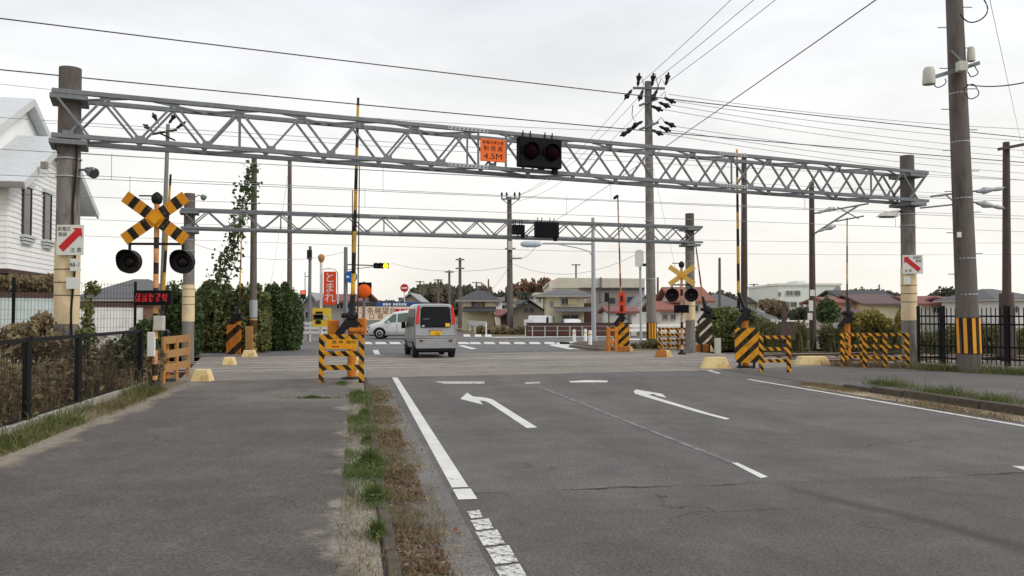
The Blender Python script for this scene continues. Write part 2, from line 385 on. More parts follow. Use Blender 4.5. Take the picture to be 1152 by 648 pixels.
M_stripe('mast_pink', srgb(232, 178, 155), srgb(80, 30, 25), (0, 0, 1), .62, .6)
M_stripe('cross_stripe', srgb(228, 150, 30), (.012, .011, .010), (1, 0, 0), .30, .55, 0.0, damt=.3, sym=True)
M_glass('glass_dark'); M_glass('glass_house', (.05, .05, .055), .15); M_glass('glass_car', (.006, .007, .008), .3); M_glass('glass_green', (.10, .14, .12), .1)

# ================================================================== THE SETTING
def s_at(t, wv): return (wv - TN.dot(RT) * t) / TN.dot(RD)
def patch_poly(pts, z, mat, name, parent=None):
    mb = MB(); mb.quad(*[Vector((p[0], p[1], z)) for p in pts]); return mb.build(name, mat, parent, local=True)
W_NEAR, W_FAR = 20.8, 32.4
M_asphalt('asphalt_road', (.126, .120, .114), (.106, .094, .085), seam=7.35, patch=.5)
M_asphalt('asphalt_path', (.128, .119, .110), (.14, .13, .12), patch=.65, tracks=False)
M_asphalt('asphalt_footpath', (.104, .093, .083), (.085, .075, .068), patch=.6, tracks=False, sand=True)
M_asphalt('asphalt_far', (.15, .147, .143), (.15, .15, .15), patch=.4, tracks=False)
M_asphalt('deck_surface', (.265, .238, .208), (.16, .15, .14), patch=.7, tracks=False)
M('earth', srgb(120, 108, 86), .95, .3, .8, bump=.4, bscale=20, stain=srgb(96, 100, 58), samt=.8, sscale=.25)
M('sand', srgb(162, 148, 124), .95, .12, 5, bump=.3, bscale=60, stain=srgb(120, 106, 88), samt=.7, sscale=4)
M('ballast', srgb(104, 90, 80), .95, .45, 14, bump=.8, bscale=22)
M('rail_steel', srgb(92, 70, 58), .6, .2, 10, metal=.3)
M('rail_top', srgb(205, 200, 192), .5, .1, 10, metal=.2)
M('kerb_stone', srgb(128, 122, 112), .9, .2, 8, bump=.4, bscale=40, stain=srgb(74, 68, 58), samt=.8, sscale=3)
M('kerb_dark', srgb(88, 80, 72), .95, .25, 9, bump=.5, bscale=40, stain=srgb(60, 62, 40), samt=.7, sscale=3)
M_paint('paint_line', wear=.45); M_paint('paint_worn', wear=.85, scale=16); M_paint('paint_fresh', wear=.2); M_paint('paint_faint', (.24, .23, .215), wear=1.0, scale=4)

struct('ground', MB().quad((-900, -60, -.30), (900, -60, -.30), (900, 1500, -.30), (-900, 1500, -.30)), 'earth', 'earth and rough grass reaching to the horizon')
# a gently raised bank of earth on each side carries the paths
mb = MB(); e = [rd(.1, -12), rd(.1, s_at(.1, W_NEAR)), rd(10.6, s_at(10.6, W_NEAR)), rd(10.6, 14), rd(10.05, 14), rd(10.05, -12)]
mb.quad(*e); struct('road', mb, 'asphalt_road', 'grey patched asphalt road leading to the level crossing')
LP = [rd(-3.75, -12, .016), rd(-3.75, s_at(-3.75, W_NEAR), .016), rd(.16, s_at(.16, W_NEAR), .016), rd(.16, -12, .016)]
struct('footpath', MB().quad(*LP), 'asphalt_footpath', 'dark asphalt footpath along the mesh fence')
struct('verge', MB().quad(rd(-4.6, -12, .004), rd(-4.6, s_at(-4.6, 23.2), .004), rd(-3.70, s_at(-3.7, 20.8), .004), rd(-3.70, -12, .004)), 'earth', 'earth verge below the mesh fence')
struct('yard', MB().quad(rd(-60, -12, -.08), rd(-60, s_at(-60, 23), -.08), rd(-4.6, s_at(-4.6, 23.2), -.08), rd(-4.6, -12, -.08)), 'earth', 'rough ground behind the mesh fence')
# right pavement
mb = MB(); sE = lambda t: s_at(t, W_NEAR + .2)
mb.quad(rd(10.08, -12, .10), rd(10.08, 15.4, .10), rd(40, 15.4, .10), rd(40, -12, .10)); mb.quad(rd(10.08, 15.4, .10), rd(10.02, 17.2, .008), rd(40, 17.2, .03), rd(40, 15.4, .10))
mb.quad(rd(10.02, 17.2, .008), rd(10.0, sE(10.0), .008), rd(40, sE(40) + 1, .02), rd(40, 17.2, .03))
struct('pavement', mb, 'asphalt_path', 'asphalt pavement beyond the right kerb')
right_kerb = tag(bpy.data.objects.new('kerb', None), 'row of dark mossy kerb stones along the right edge of the road'); C.objects.link(right_kerb); right_kerb['kind'] = 'structure'
for i in range(20):
    s0 = -2.4 + i * .98
    if s0 > 16.6: break
    h = .135 + random.uniform(-.012, .012); o = random.uniform(-.012, .012)
    if s0 > 14.9: h = .135 - (s0 - 14.4) * .05
    MB().obox(rd(10.0 + o, s0 + .485, h / 2 - .02), RT * .085, RD * .478, (random.uniform(-.006, .006), 0, h / 2 + .02)).build('kerb_stone', 'kerb_dark', right_kerb, bevel=.012)
left_kerb = tag(bpy.data.objects.new('kerb', None), 'low worn concrete edging between the footpath and the gutter'); C.objects.link(left_kerb); left_kerb['kind'] = 'structure'
for i in range(24):
    s0 = -2.0 + i * .95
    if s0 > s_at(.25, W_NEAR) - 1: break
    o = random.uniform(-.012, .012)
    MB().obox(rd(.22 + o, s0 + .46, .02), RT * .04, RD * .465, (0, 0, .018 + random.uniform(-.008, .006))).build('kerb_stone', 'kerb_dark', left_kerb, bevel=.012)
foot = tag(bpy.data.objects.new('fence_footing', None), 'low concrete footing under the black mesh fence', 'kerb'); C.objects.link(foot)
for i in range(14):
    s0 = 5.0 + i * 1.0
    if s0 > 18: break
    MB().obox(rd(-4.42, s0 + .5, .05), RT * .07, RD * .493, (0, 0, .065 + random.uniform(-.008, .008))).build('kerb_stone', 'concrete', foot, bevel=.01)
foot['kind'] = 'structure'; del foot['category']

# level crossing deck between and beside the rails
T1, T2, GA = 25.0, 28.9, .5335
rails = [T1 - GA, T1 + GA, T2 - GA, T2 + GA]
QL, QR = -1.4, 17.6
edges = [W_NEAR]
for r in rails: edges += [r - .075, r + .05]
edges += [W_FAR]
deck = tag(bpy.data.objects.new('crossing_deck', None), 'worn grey paved deck of the level crossing between the rails'); C.objects.link(deck); deck['kind'] = 'structure'
for i in range(0, len(edges), 2):
    a, b = edges[i], edges[i + 1]
    MB().obox(tk((QL + QR) / 2, (a + b) / 2, -.07 + .003 * (i % 4)), TD * (QR - QL) / 2, TN * (b - a) / 2, (0, 0, .075)).build('slab', 'deck_surface', deck)
struct('track_bed', MB().quad(tk(-70, 21.6, -.16), tk(90, 21.6, -.16), tk(90, 32.2, -.16), tk(-70, 32.2, -.16)), 'ballast', 'brown stone ballast under the railway tracks')
sl_me = None
for tw, lab in ((T1, 'nearer railway track crossing the road on ballast'), (T2, 'farther railway track crossing the road behind the first')):
    t = thing('railway_track', lab, 'railway track', tk(0, tw, -.16), group='railway tracks')
    for sg in (-1, 1):
        wv = tw + sg * GA
        ro = MB().obox(tk(10, wv, -.075), TD * 80, TN * .034, (0, 0, .075)).build('rail', 'rail_steel', t)
        MB().obox(tk(10, wv, .004), TD * 80, TN * .040, (0, 0, .006)).build('rail_head', 'rail_top', ro)
    for q in list(np.arange(-9, QL - .2, .66)) + list(np.arange(QR + .3, 30, .66)):
        if sl_me is None:
            ob = MB().obox(tk(q, tw, -.13), TD * .1, TN * 1.0, (0, 0, .04)).build('sleeper', 'concrete', t); sl_me = (ob.data, q)
        else:
            ob = bpy.data.objects.new('sleeper', sl_me[0]); C.objects.link(ob); ob.parent = t; ob.location = TD * (q - sl_me[1])

# the junction beyond the crossing
mb = MB(); mb.quad(tk(-60, W_FAR + .02, -.004), tk(13.4, W_FAR + .02, -.004), tk(14.0, 36.6, -.004), tk(90, 38.5, -.004), tk(90, 52.5, -.004), tk(-60, 52.5, -.004))
struct('junction', mb, 'asphalt_far', 'asphalt road junction behind the railway crossing')
mb = MB(); mb.quad(rd(-3.4, 47, -.008), rd(8.4, 47, -.008), rd(6.0, 420, -.008), rd(-1.0, 420, -.008)); struct('far_road', mb, 'asphalt_far', 'road running on beyond the junction')
struct('far_yard', MB().quad(tk(-80, 52.4, -.02), tk(140, 52.4, -.02), tk(140, 140, -.02), tk(-80, 140, -.02)), 'earth', 'rough plots around the far houses')
struct('far_verge', MB().quad(tk(13.4, W_FAR - .2, -.012), tk(120, W_FAR - .2, -.012), tk(120, 38.6, -.012), tk(14.0, 36.7, -.012)), 'earth', 'weedy verge between the railway and the far road')

M_asphalt('gutter_concrete', (.165, .158, .148), (.15, .14, .13), patch=.6, tracks=False)
struct('gutter', MB().quad(rd(.24, -4, .003), rd(.83, -4, .003), rd(.80, 6.9, .003), rd(.74, 13, .003), rd(.60, 18.6, .003), rd(.24, 18.6, .003)), 'gutter_concrete', 'pale worn gutter strip between the kerb and the white edge line')
# ------------------------------------------------------------------ road markings (flat sheets 4 mm up)
markno = [0]
def marking(pts, mat='paint_line', label=None, z=.004):
    o = MB().quad(*[Vector((p[0], p[1], z)) for p in pts]).build('road_marking', mat)
    return tag(o, label, 'road marking', 'painted road markings')
def strip(t0, t1, s0, s1, mat, label, z=.004): return marking([rd(t0, s0), rd(t1, s0), rd(t1, s1), rd(t0, s1)], mat, label, z)
marking([rd(.84, 7.62), rd(.99, 7.62), rd(.98, s_at(.98, W_NEAR) - .15), rd(.85, s_at(.85, W_NEAR) - .1)], 'paint_line', 'long white edge line along the left lane')
marking([rd(.84, 7.12), rd(1.0, 7.12), rd(1.0, 7.55), rd(.84, 7.55)], 'paint_line', 'short broken piece of white edge line at the asphalt joint')
for k, (s0, s1, a, b) in enumerate(((6.45, 6.72, .86, .95), (6.10, 6.43, .85, .98), (5.68, 6.09, .84, .99), (5.25, 5.67, .85, 1.0), (4.7, 5.24, .84, .99), (3.9, 4.69, .84, 1.0))): marking([rd(a, s0), rd(b, s0 + .03), rd(b + .01, s1), rd(a - .005, s1 - .04)], 'paint_worn', ('first', 'second', 'third', 'fourth', 'fifth', 'sixth')[k] + ' broken piece of the worn edge line nearer than the joint')
marking([rd(8.93, -3), rd(9.05, -3), rd(9.16, s_at(9.1, W_NEAR) - 3.2), rd(9.06, s_at(9.1, W_NEAR) - 3.2)], 'paint_line', 'thin white edge line along the right kerb')
marking([P(u, v) for u, v in ((795, 414.5), (803, 417.5), (812, 420), (807, 420.4), (797, 417.5), (790, 415))], 'paint_worn', 'short worn white dash by the right gate')
marking([P(u, v) for u, v in ((823, 521), (829, 520.5), (864, 536.8), (856, 538.2))], 'paint_line', 'short white dash of the lane divider')
marking([P(u, v) for u, v in ((602, 434), (606, 434), (828, 521), (820, 521))], 'paint_faint', 'faint worn lane divider line between the two arrows')
marking([P(u, v) for u, v in ((1138, 524.5), (1156, 525), (1175, 530), (1152, 529))], 'paint_line', 'white dash of the lane line at the right picture edge')
def zpoly(pts, x0, y0, k): return [P(x0 + a * k, y0 + b * k) for a, b in pts]
marking(zpoly([(72, 268), (145, 203), (205, 243), (300, 250), (355, 258), (405, 272), (450, 300), (620, 408), (788, 512), (875, 565), (765, 573), (600, 462), (470, 376), (385, 318), (335, 292), (272, 284), (308, 328), (190, 298)], 510, 420, .108), 'paint_fresh', 'white left-turn arrow in the left lane')
marking(zpoly([(613, 90), (628, 85), (760, 107), (782, 128), (735, 117), (712, 107), (690, 112), (760, 135), (1000, 207), (1112, 236), (1090, 241), (960, 207), (700, 131), (618, 106)], 580, 420, .217), 'paint_line', 'white turn arrow in the middle lane')
marking([P(u, v) for u, v in ((488, 429.3), (545, 429.3), (545, 431.8), (500, 431.8))], 'paint_worn', 'worn stop line piece in the left lane')
marking([P(u, v) for u, v in ((590, 430.6), (607, 429.6), (607, 431.3), (591, 432))], 'paint_worn', 'tiny worn stop line piece in mid road')
marking([P(u, v) for u, v in ((640, 429), (660, 427.8), (684, 428.4), (683, 430.2), (642, 430.4))], 'paint_line', 'worn stop line piece of the middle lane')
for u in list(range(411, 470, 16)) + [520, 533, 549, 566, 583, 600, 617, 634]:
    marking([G(u - 5, 46.9), G(u + 6, 46.9), G(u + 9, 43.6), G(u - 4, 43.6)], 'paint_fresh', 'white bar of the zebra crossing on the far side of the junction')
for u in (525, 537.5, 549):
    marking([G(u - 3.5, 64.5), G(u + 3.5, 64.5), G(u + 4.5, 57.5), G(u - 3.5, 57.5)], 'paint_fresh', 'white bar of the small zebra crossing before the white guard rail')
marking([P(u, v) for u, v in ((515, 389), (521, 388.4), (537, 392.4), (530, 393))], 'paint_line', 'oblique white dash beside the silver van')
marking([P(u, v) for u, v in ((419, 394), (425, 393.5), (428, 399), (422, 400))], 'paint_line', 'short white dash behind the hazard board')
marking([P(u, v) for u, v in ((617, 388.5), (630, 384.8), (650, 384), (641, 388), (640, 391), (655, 393), (640, 393))], 'paint_fresh', 'white painted tip of the traffic island')
marking([P(u, v) for u, v in ((690, 381), (840, 381.4), (840, 382.4), (690, 382.6))], 'paint_line', 'white edge line of the far road behind the gate')
marking([P(u, v) for u, v in ((540, 379.2), (690, 378), (690, 378.9), (560, 380))], 'paint_line', 'white line at the foot of the far fence')

# sandy washes, leaf litter, weeds at the path edges
def ragged(t0, t1, s0, s1, z, mat, amp, name='sand', lab=None, n=46, side=0):
    a, b = [], []
    for i in range(n):
        s = s0 + (s1 - s0) * i / (n - 1); f = math.sin(math.pi * i / (n - 1)) ** .4
        a.append(rd((t0 if side != 1 else t1 - (t1 - t0) * f) + (amp * random.uniform(-1, 1) * f if side != 2 else 0), s, z))
        b.append(rd((t1 if side != 2 else t0 + (t1 - t0) * f) + (amp * random.uniform(-1, 1) * f if side != 1 else 0), s, z))
    mb = MB(); mb.add(a + b, [(i, i + 1, n + i + 1, n + i) for i in range(n - 1)])
    o = mb.build(name, mat, None, local=True); o['kind'] = 'stuff'; o['label'] = lab; return o
M('litter_soil', srgb(96, 84, 72), .95, .4, 12, bump=.7, bscale=30)
ragged(.27, .52, 1.0, 19.0, .008, 'litter_soil', .07, 'leaf_litter', 'brown soil and rotted leaves in the gutter', n=90, side=2)
ragged(9.35, 9.95, 2.0, 17.0, .006, 'sand', .08, 'dry_debris', 'sandy dry debris along the right kerb', n=60)
M_leaf('grass_green', (.085, .12, .030), (.14, .165, .05), (.22, .20, .09), 3)
M_leaf('grass_dry', (.20, .15, .08), (.28, .22, .12), (.14, .09, .05), 3)
M_leaf('leaf_red', (.25, .075, .04), (.32, .14, .07), (.20, .05, .03), 6); M_leaf('leaf_straw', (.36, .29, .18), (.45, .37, .24), (.26, .2, .12), 6)
M_leaf('leaf_dead', (.17, .105, .06), (.30, .22, .14), (.09, .045, .03), 5)
M_leaf('weed_green', (.07, .12, .03), (.12, .17, .045), (.19, .21, .08), 4)
def hvar(p, h, k=2.0):     # grass height that swells and thins along the strip
    s = p[:, 0] * RD.x + p[:, 1] * RD.y; t = p[:, 0] * RT.x + p[:, 1] * RT.y
    g = .5 + .3 * np.sin(s * 3.1 * k + t * 4) + .25 * np.sin(s * 7.3 * k + 1.7 + t * 9) + .2 * np.sin(s * 17 * k + t * 21)
    return h * np.clip(g, .12, 1.2) * (.35 + 1.1 * rng.random(len(p)))
def band(n, t0, t1, s0, s1, clump=None, z=.0):
    t = rng.uniform(t0, t1, n); s = rng.uniform(s0, s1, n)
    if clump is not None:
        g = np.sin(s * clump + np.sin(t * 3) * 2) + .6 * np.sin(s * clump * 2.7 + 1.1) + .5 * rng.normal(size=n); k = g > .15; t, s = t[k], s[k]
    return np.stack([RT.x * t + RD.x * s, RT.y * t + RD.y * s, np.full(len(t), z)], 1)
tag(blades('grass', (p_ := band(13000, -.12, .26, 6.5, 17.6, 1.7, .018)), hvar(p_, 0.112), .006, 'weed_green', lean=.6), 'ragged green grass along the left edging', kind='stuff')
tag(blades('dry_grass', band(3500, -.12, .26, 5, 17.5, 1.3, .018), .05, .005, 'grass_dry', lean=.9), 'straw in the left edging', kind='stuff')
tag(leaves('leaf_litter', band(13000, .27, .57, 2.5, 18.2, 2.3, .018), .018, 'leaf_dead', vary=.6), 'dead brown leaves lying in the gutter', kind='stuff')
tag(blades('grass', (p_ := band(3500, .2, .5, 4, 18.2, 2.9, .012)), hvar(p_, .09), .005, 'grass_green', lean=.8), 'thin green grass in the gutter litter', kind='stuff')
tag(leaves('leaf_litter', band(420, .15, .74, 2.5, 18.6, 3.1, .022), .021, 'leaf_red', vary=.7), 'scattered reddish leaves along the gutter', kind='stuff')
tag(leaves('leaf_litter', band(3000, .22, .70, 2.5, 18.6, 4.3, .020), .010, 'leaf_straw', vary=.6, aspect=5), 'pale straw bits along the gutter', kind='stuff')
tag(blades('dry_grass', band(7000, .27, .66, 2.5, 17.5, 1.9, .01), .05, .005, 'grass_dry', lean=1.1), 'dry grass stalks in the gutter', kind='stuff')
tag(blades('grass', (p_ := band(9000, -4.32, -3.72, 5, 18.5, 1.1, .01)), hvar(p_, 0.240), .010, 'grass_green', lean=.7), 'green grass along the foot of the mesh fence', kind='stuff')
tag(blades('dry_grass', (p_ := band(6000, -4.38, -3.62, 5, 18.8, .8, .01)), hvar(p_, 0.195), .008, 'grass_dry', lean=.9), 'straw coloured grass along the foot of the mesh fence', kind='stuff')
for (u, v, n, sp, h, lab) in ((404, 447, 900, .35, .11, 'grass tuft at the far end of the left edging'), (410, 470, 500, .20, .12, 'small grass tuft halfway along the left edging'), (416, 528, 1500, .24, .15, 'large leafy weed patch on the left edging'),
                              (421, 566, 500, .13, .12, 'thin grass tuft on the sandy path edge'), (424, 607, 700, .085, .10, 'bright green weed on the path edge nearest the camera'), (352, 449, 500, .28, .05, 'low weed line growing out of the footpath crack'),
                              (385, 433, 500, .3, .06, 'low grass at the foot of the hazard board'), (413, 500, 400, .12, .09, 'small weed beside the sandy patch')):
    c = P(u, v); n_ = rng.normal(size=(n, 2)) * sp * .62 * (.55 + .45 * np.sin(np.arange(n) * 2.399)[:, None])
    pts = np.stack([c.x + RT.x * n_[:, 0] * (2.2 if u == 352 else .55) + RD.x * n_[:, 1] * (.25 if u == 352 else 1.5), c.y + RT.y * n_[:, 0] * .55 + RD.y * n_[:, 1] * (.25 if u == 352 else 1.5), np.full(n, .015)], 1)
    t = thing('weed', lab, 'weed', c, group='weeds on the path edge')
    dd = np.hypot(pts[:, 0] - c.x, pts[:, 1] - c.y); hh_ = h * (.25 + .95 * np.exp(-(dd / (sp * .6)) ** 2)) * (.5 + rng.random(n))
    tag(blades('blade', pts, hh_, .006, 'weed_green', t, lean=.45), kind='stuff')
    lp = pts.copy(); lp[:, 2] += rng.random(len(lp)) * h * .7; tag(leaves('leaf', lp, .016 + .0 * h, 'weed_green', t), kind='stuff')
# right verge grass
def pxband(n, poly, z=.0, clump=2.0):
    (u0, v0), (u1, v1), dv = poly
    k = rng.random(n); a = P(u0, v0); b = P(u1, v1); off = rng.normal(size=(n, 2)) * dv
    x = a.x + (b.x - a.x) * k + off[:, 0]; y = a.y + (b.y - a.y) * k + off[:, 1]
    g = np.sin(k * clump * 9) + .6 * np.sin(k * clump * 23 + 1) + .5 * rng.normal(size=n); kk = g > -.1
    return np.stack([x[kk], y[kk], np.full(kk.sum(), z)], 1)
tag(blades('grass', (p_ := pxband(9000, ((1040, 416), (1190, 424), .28), .02)), hvar(p_, 0.240), .012, 'grass_green', lean=.7), 'green grass at the foot of the black paling fence', kind='stuff')
tag(blades('grass', (p_ := pxband(5000, ((985, 437), (1140, 461), .16), .10, 1.6)), hvar(p_, 0.180), .010, 'grass_green', lean=.8), 'green grass growing along the right kerb', kind='stuff')
tag(blades('dry_grass', pxband(5000, ((905, 432), (1152, 476), .16), .01, 1.2), .06, .008, 'grass_dry', lean=.9), 'dry grass in the right gutter', kind='stuff')
tag(blades('dry_grass', pxband(3000, ((940, 412), (1035, 415), .25), .01), .16, .010, 'grass_dry', lean=.8), 'dry grass around the right barricades', kind='stuff')

# ================================================================== SHARED BUILDERS
def pole_concrete(parent, base, top, r0, r1, mat='concrete_pole', name='pole', n=18):
    return MB().tube(base, top, r0, r1, n).build(name, mat, parent)
def band_ring(parent, c, r, mat='galv_light', h=.03):
    return MB().tube(c - Vector((0, 0, h / 2)), c + Vector((0, 0, h / 2)), r, r, 18).build('band', mat, parent)
def catenary(a, b, sag, n=14):
    a, b = Vector(a), Vector(b); return [a.lerp(b, i / n) - Vector((0, 0, sag * 4 * (i / n) * (1 - i / n))) for i in range(n + 1)]
M('wire_dark', (.075, .075, .08), .6, .1, 5); M('wire_pale', (.34, .345, .35), .6, .1, 5)
def wire(a, b, sag, r, label, mat='wire_dark', group='overhead wires'):
    return tag(MB().path(catenary(a, b, sag), r * .8, 4).build('overhead_wire', mat), label, 'wire', group)

# ------------------------------------------------------------------ overhead height-limit gantries
def gantry(label, uL, vL, uR, vR, zb, ht, baseL, baseR, zt, panels, wid, rad, chord, sheets):
    A, B = P(uL, vL, zb), P(uR, vR, zb)            # bottom chord above the two pillars
    t = thing('overhead_gantry', label, 'gantry', Vector((A.x, A.y, 0)), group='overhead gantries')
    ax = (B - A); ax.z = 0; Lg = ax.length; ax.normalize(); nr = Vector((-ax.y, ax.x, 0))
    for k, (E, z0) in enumerate(((A, baseL), (B, baseR))):
        zm = zb - .12; rm = rad * (1 - .1 * zm / zt)
        p = MB().tube(Vector((E.x, E.y, -.4)), Vector((E.x, E.y, zm)), rad, rm, 22).build('pole', 'concrete_pole', t)
        MB().tube(Vector((E.x, E.y, zm)), Vector((E.x, E.y, zt)), rm, rad * .9, 22).build('weathered_top', 'concrete_dark', p)
        for z in (zb - .75, zb - .4) if sheets else ():
            MB().tube(Vector((E.x, E.y, z)), Vector((E.x, E.y, z + .025)), rad * .99 + .008, None, 22).build('band', 'galv_light', p)
        if sheets:
            MB().tube(Vector((E.x, E.y, sheets[0])), Vector((E.x, E.y, sheets[1])), rad + .006, rad + .004, 22, cap=False).build('cream_sleeve', 'cream_sheet', p)
            for z in (.55, .8, 1.05):
                zz = sheets[0] + z
                if zz < sheets[1]: MB().tube(Vector((E.x, E.y, zz)), Vector((E.x, E.y, zz + .014)), rad + .012, None, 22).build('sleeve_tie', 'black_metal', p)
    eL, eR = rad + .06, rad + .2                   # the chords run a little past the pillars
    for side, off in ((-1, -wid / 2), (1, wid / 2)):
        for z in (zb, zb + ht):
            a = A + nr * off - ax * eL; b = B + nr * off + ax * eR; a.z = b.z = z
            MB().bar(a, b, chord * 1.15, chord).build('chord', 'galvanised', t)
    step = Lg / panels
    for side, off in ((-1, -wid / 2), (1, wid / 2)):
        for i in range(panels):
            x0, x1, xm = i * step, (i + 1) * step, (i + .5) * step
            ins = chord * .45
            for (p, zp, q, zq) in ((x0, zb, xm, zb + ht), (xm, zb + ht, x1, zb)):
                if side == 1: (zp, zq) = (zb + ht - (zp - zb), zb + ht - (zq - zb)) if False else (zp, zq)
                a = A + ax * p + nr * (off * .96); b = A + ax * q + nr * (off * .96); a.z, b.z = (zp + (ins if zp == zb else -ins)), (zq + (ins if zq == zb else -ins))
                MB().bar(a, b, chord * .55, chord * .5).build('diagonal', 'galvanised', t)
    for i in range(panels + 1):                    # lacing between the front and rear trusses
        for z, sg in ((zb, 1), (zb + ht, -1)):
            o1, o2 = (-wid / 2, wid / 2) if i % 2 else (wid / 2, -wid / 2)
            a = A + ax * (i * step) + nr * o1; b = A + ax * (min((i + 1) * step, Lg)) + nr * o2; a.z = b.z = z
            if (b - a).length > .3: MB().bar(a, b, chord * .5, chord * .45).build('lacing', 'galvanised', t)
    for i in (2, panels // 3, 2 * panels // 3, panels - 2):
        a = A + ax * (i * step + .5 * step) - nr * wid / 2; b = a.copy(); a.z = zb; b.z = zb + ht
        MB().bar(a, b, chord * .5).build('post', 'galvanised', t)
    for i in range(panels):                        # gusset plates at the joints
        for xx, z in (((i + .5) * step, zb + ht), (i * step, zb)):
            c = A + ax * xx - nr * (wid / 2 * .96 + chord * .32); c.z = z + (chord * .75 if z == zb else -chord * .75)
            MB().obox(c, ax * chord * 1.1, nr * .006, (0, 0, chord * .55)).build('gusset', 'galvanised', t)
    for E, sg in ((A, -1), (B, 1)):                # end braces and clamps on the pillars
        for off in (-wid / 2, wid / 2):
            a = E + ax * sg * (eL if sg < 0 else eR) + nr * off; b = E - ax * sg * (rad + .15) + nr * off; a.z = zb + ht; b.z = zb
            MB().bar(a, b, chord * .8, chord * .5).build('end_brace', 'galvanised', t)
        for z in (zb - .02, zb + ht):
            MB().obox(Vector((E.x, E.y, z - .09)), ax * (rad + .1), nr * (wid / 2 + .04), (0, 0, .045)).build('clamp', 'galvanised', t)
    for i in (panels // 3 + .5, 2 * panels // 3 + .5):   # bolted splice plates
        for z in (zb, zb + ht):
            c = A + ax * (i * step) - nr * (wid / 2 + chord * .6); c.z = z
            pl = MB().obox(c, ax * .5, nr * .012, (0, 0, chord * .52)).build('splice_plate', 'galv_light', t)
            bo = MB()
            for k in range(10): bo.lathe(c + ax * (-.45 + .1 * k) - nr * .01, -nr, [(0, .02), (.025, .018)], 6)
            bo = bo.build('bolts', 'galvanised', pl); bo['kind'] = 'stuff'
    return t, A, B, ax, nr
g1, A1, B1, AX1, NR1 = gantry('large grey lattice gantry carrying the orange height limit board', 78, 157, 1021, 227, 4.95, .85, 0, 0, 6.35, 18, .74, .225, .085, (1.35, 2.95))
g2, A2, B2, AX2, NR2 = gantry('smaller lattice gantry behind the railway tracks', 213, 257, 776, 273, 4.35, .60, 0, 0, 5.5, 16, .62, .19, .075, (1.3, 2.5))
def on_gantry(A, ax, nr, u, z, out, wid=.70):
    """point on the camera-side face of a gantry seen at picture column u"""
    k = (u - CX) / FPX                              # x = k * y
    o = A - nr * (wid / 2 + out)
    s = (k * o.y - o.x) / (ax.x - k * ax.y); p = o + ax * s; p.z = z; return p
# orange height limit board
c = on_gantry(A1, AX1, NR1, 554.5, 0, .10); z0, z1 = ZV(182, c.y), ZV(156.5, c.y); wd = 31 / FPX * c.y; zc = (z0 + z1) / 2
t = thing('height_limit_sign', 'orange height limit board reading 4.5M on the large gantry', 'sign', Vector((c.x, c.y, z0)))
MB().obox(Vector((c.x, c.y, zc)), AX1 * wd / 2, NR1 * .012, (0, 0, (z1 - z0) / 2)).build('panel', 'sign_orange', t, bevel=.006)
for sg in (-1, 1):
    q = c + AX1 * sg * (wd / 2 + .03) + NR1 * .05; MB().bar(Vector((q.x, q.y, 4.95)), Vector((q.x, q.y, 5.8)), .05).build('bracket', 'galvanised', t)
hh = z1 - z0
fr = c - NR1 * .013
text('lettering', '高電圧線注意', hh * .17, 'sign_black', Vector((fr.x, fr.y, z0 + hh * .83)), AX1, (0, 0, 1), t)
text('lettering', '制 限 高', hh * .26, 'sign_black', Vector((fr.x, fr.y, z0 + hh * .56)), AX1, (0, 0, 1), t)
text('lettering', '4.5M', hh * .36, 'sign_black', Vector((fr.x, fr.y, z0 + hh * .22)), AX1, (0, 0, 1), t, sx=1.25)
# twin warning lights hung in the large gantry
M('lamp_red_dark', (.008, .002, .0025), .6, .2, 9); M('casing_black', (.0075, .007, .009), .6, .2, 6); M('lens_off', srgb(30, 14, 15), .4, .2, 9)
MATS['lamp_red_dark'].node_tree.nodes['Principled BSDF'].inputs['Specular IOR Level'].default_value = .02; MATS['casing_black'].node_tree.nodes['Principled BSDF'].inputs['Specular IOR Level'].default_value = .1
def twin(label, A, ax, nr, u0, u1, v0, v1, rear=False):
    c = on_gantry(A, ax, nr, (u0 + u1) / 2, 0, .16); z0, z1 = ZV(v1, c.y), ZV(v0, c.y); wd = (u1 - u0) / FPX * c.y; zc = (z0 + z1) / 2
    t = thing('overhead_signal', label, 'signal', Vector((c.x, c.y, z0)), group='overhead warning lights')
    MB().obox(Vector((c.x, c.y, zc)), ax * wd / 2, nr * .11, (0, 0, (z1 - z0) / 2)).build('housing', 'casing_black', t, bevel=.02)
    hw, hz = wd / 2, (z1 - z0) / 2
    vz = MB()
    for sg in (-1, 1):
        q = c + ax * sg * wd * .25 - nr * (-.11 if rear else .11); q.z = zc
        if not rear:
            MB().lathe(q, -nr, [(0, hz * .52), (.05, hz * .5), (.09, hz * .3), (.10, .02)], 24).build('lens', 'lamp_red_dark', t)
            hood = MB(); n = 20
            for i in range(n):
                a0, a1 = -.25 + (math.pi + .5) * i / n, -.25 + (math.pi + .5) * (i + 1) / n; rr = hz * .62
                d0, d1 = ax * math.cos(a0) * rr + Vector((0, 0, math.sin(a0) * rr)), ax * math.cos(a1) * rr + Vector((0, 0, math.sin(a1) * rr))
                hood.prism([q + d0, q + d1, q + d1 * 1.06, q + d0 * 1.06], -nr * (.10 if .6 < a0 < 2.5 else .06))
            hood.build('hood', 'casing_black', t)
    for sg in (-.7, -.35, .35, .7):
        q = c + ax * sg * hw + nr * .08; MB().bar(Vector((q.x, q.y, z1 - .02)), Vector((q.x, q.y, z1 + .18)), .03).build('bracket', 'black_metal', t)
    q = c + ax * .75 * hw; MB().obox(Vector((q.x, q.y, z0 - .06)), ax * .06, nr * .05, (0, 0, .07)).build('junction_box', 'casing_black', t)
    return t
twin('dark twin red warning light on the large gantry', A1, AX1, NR1, 580.5, 633, 156, 189)
twin('larger dark signal box seen from behind on the smaller gantry', A2, AX2, NR2, 601, 629, 250, 267, True)
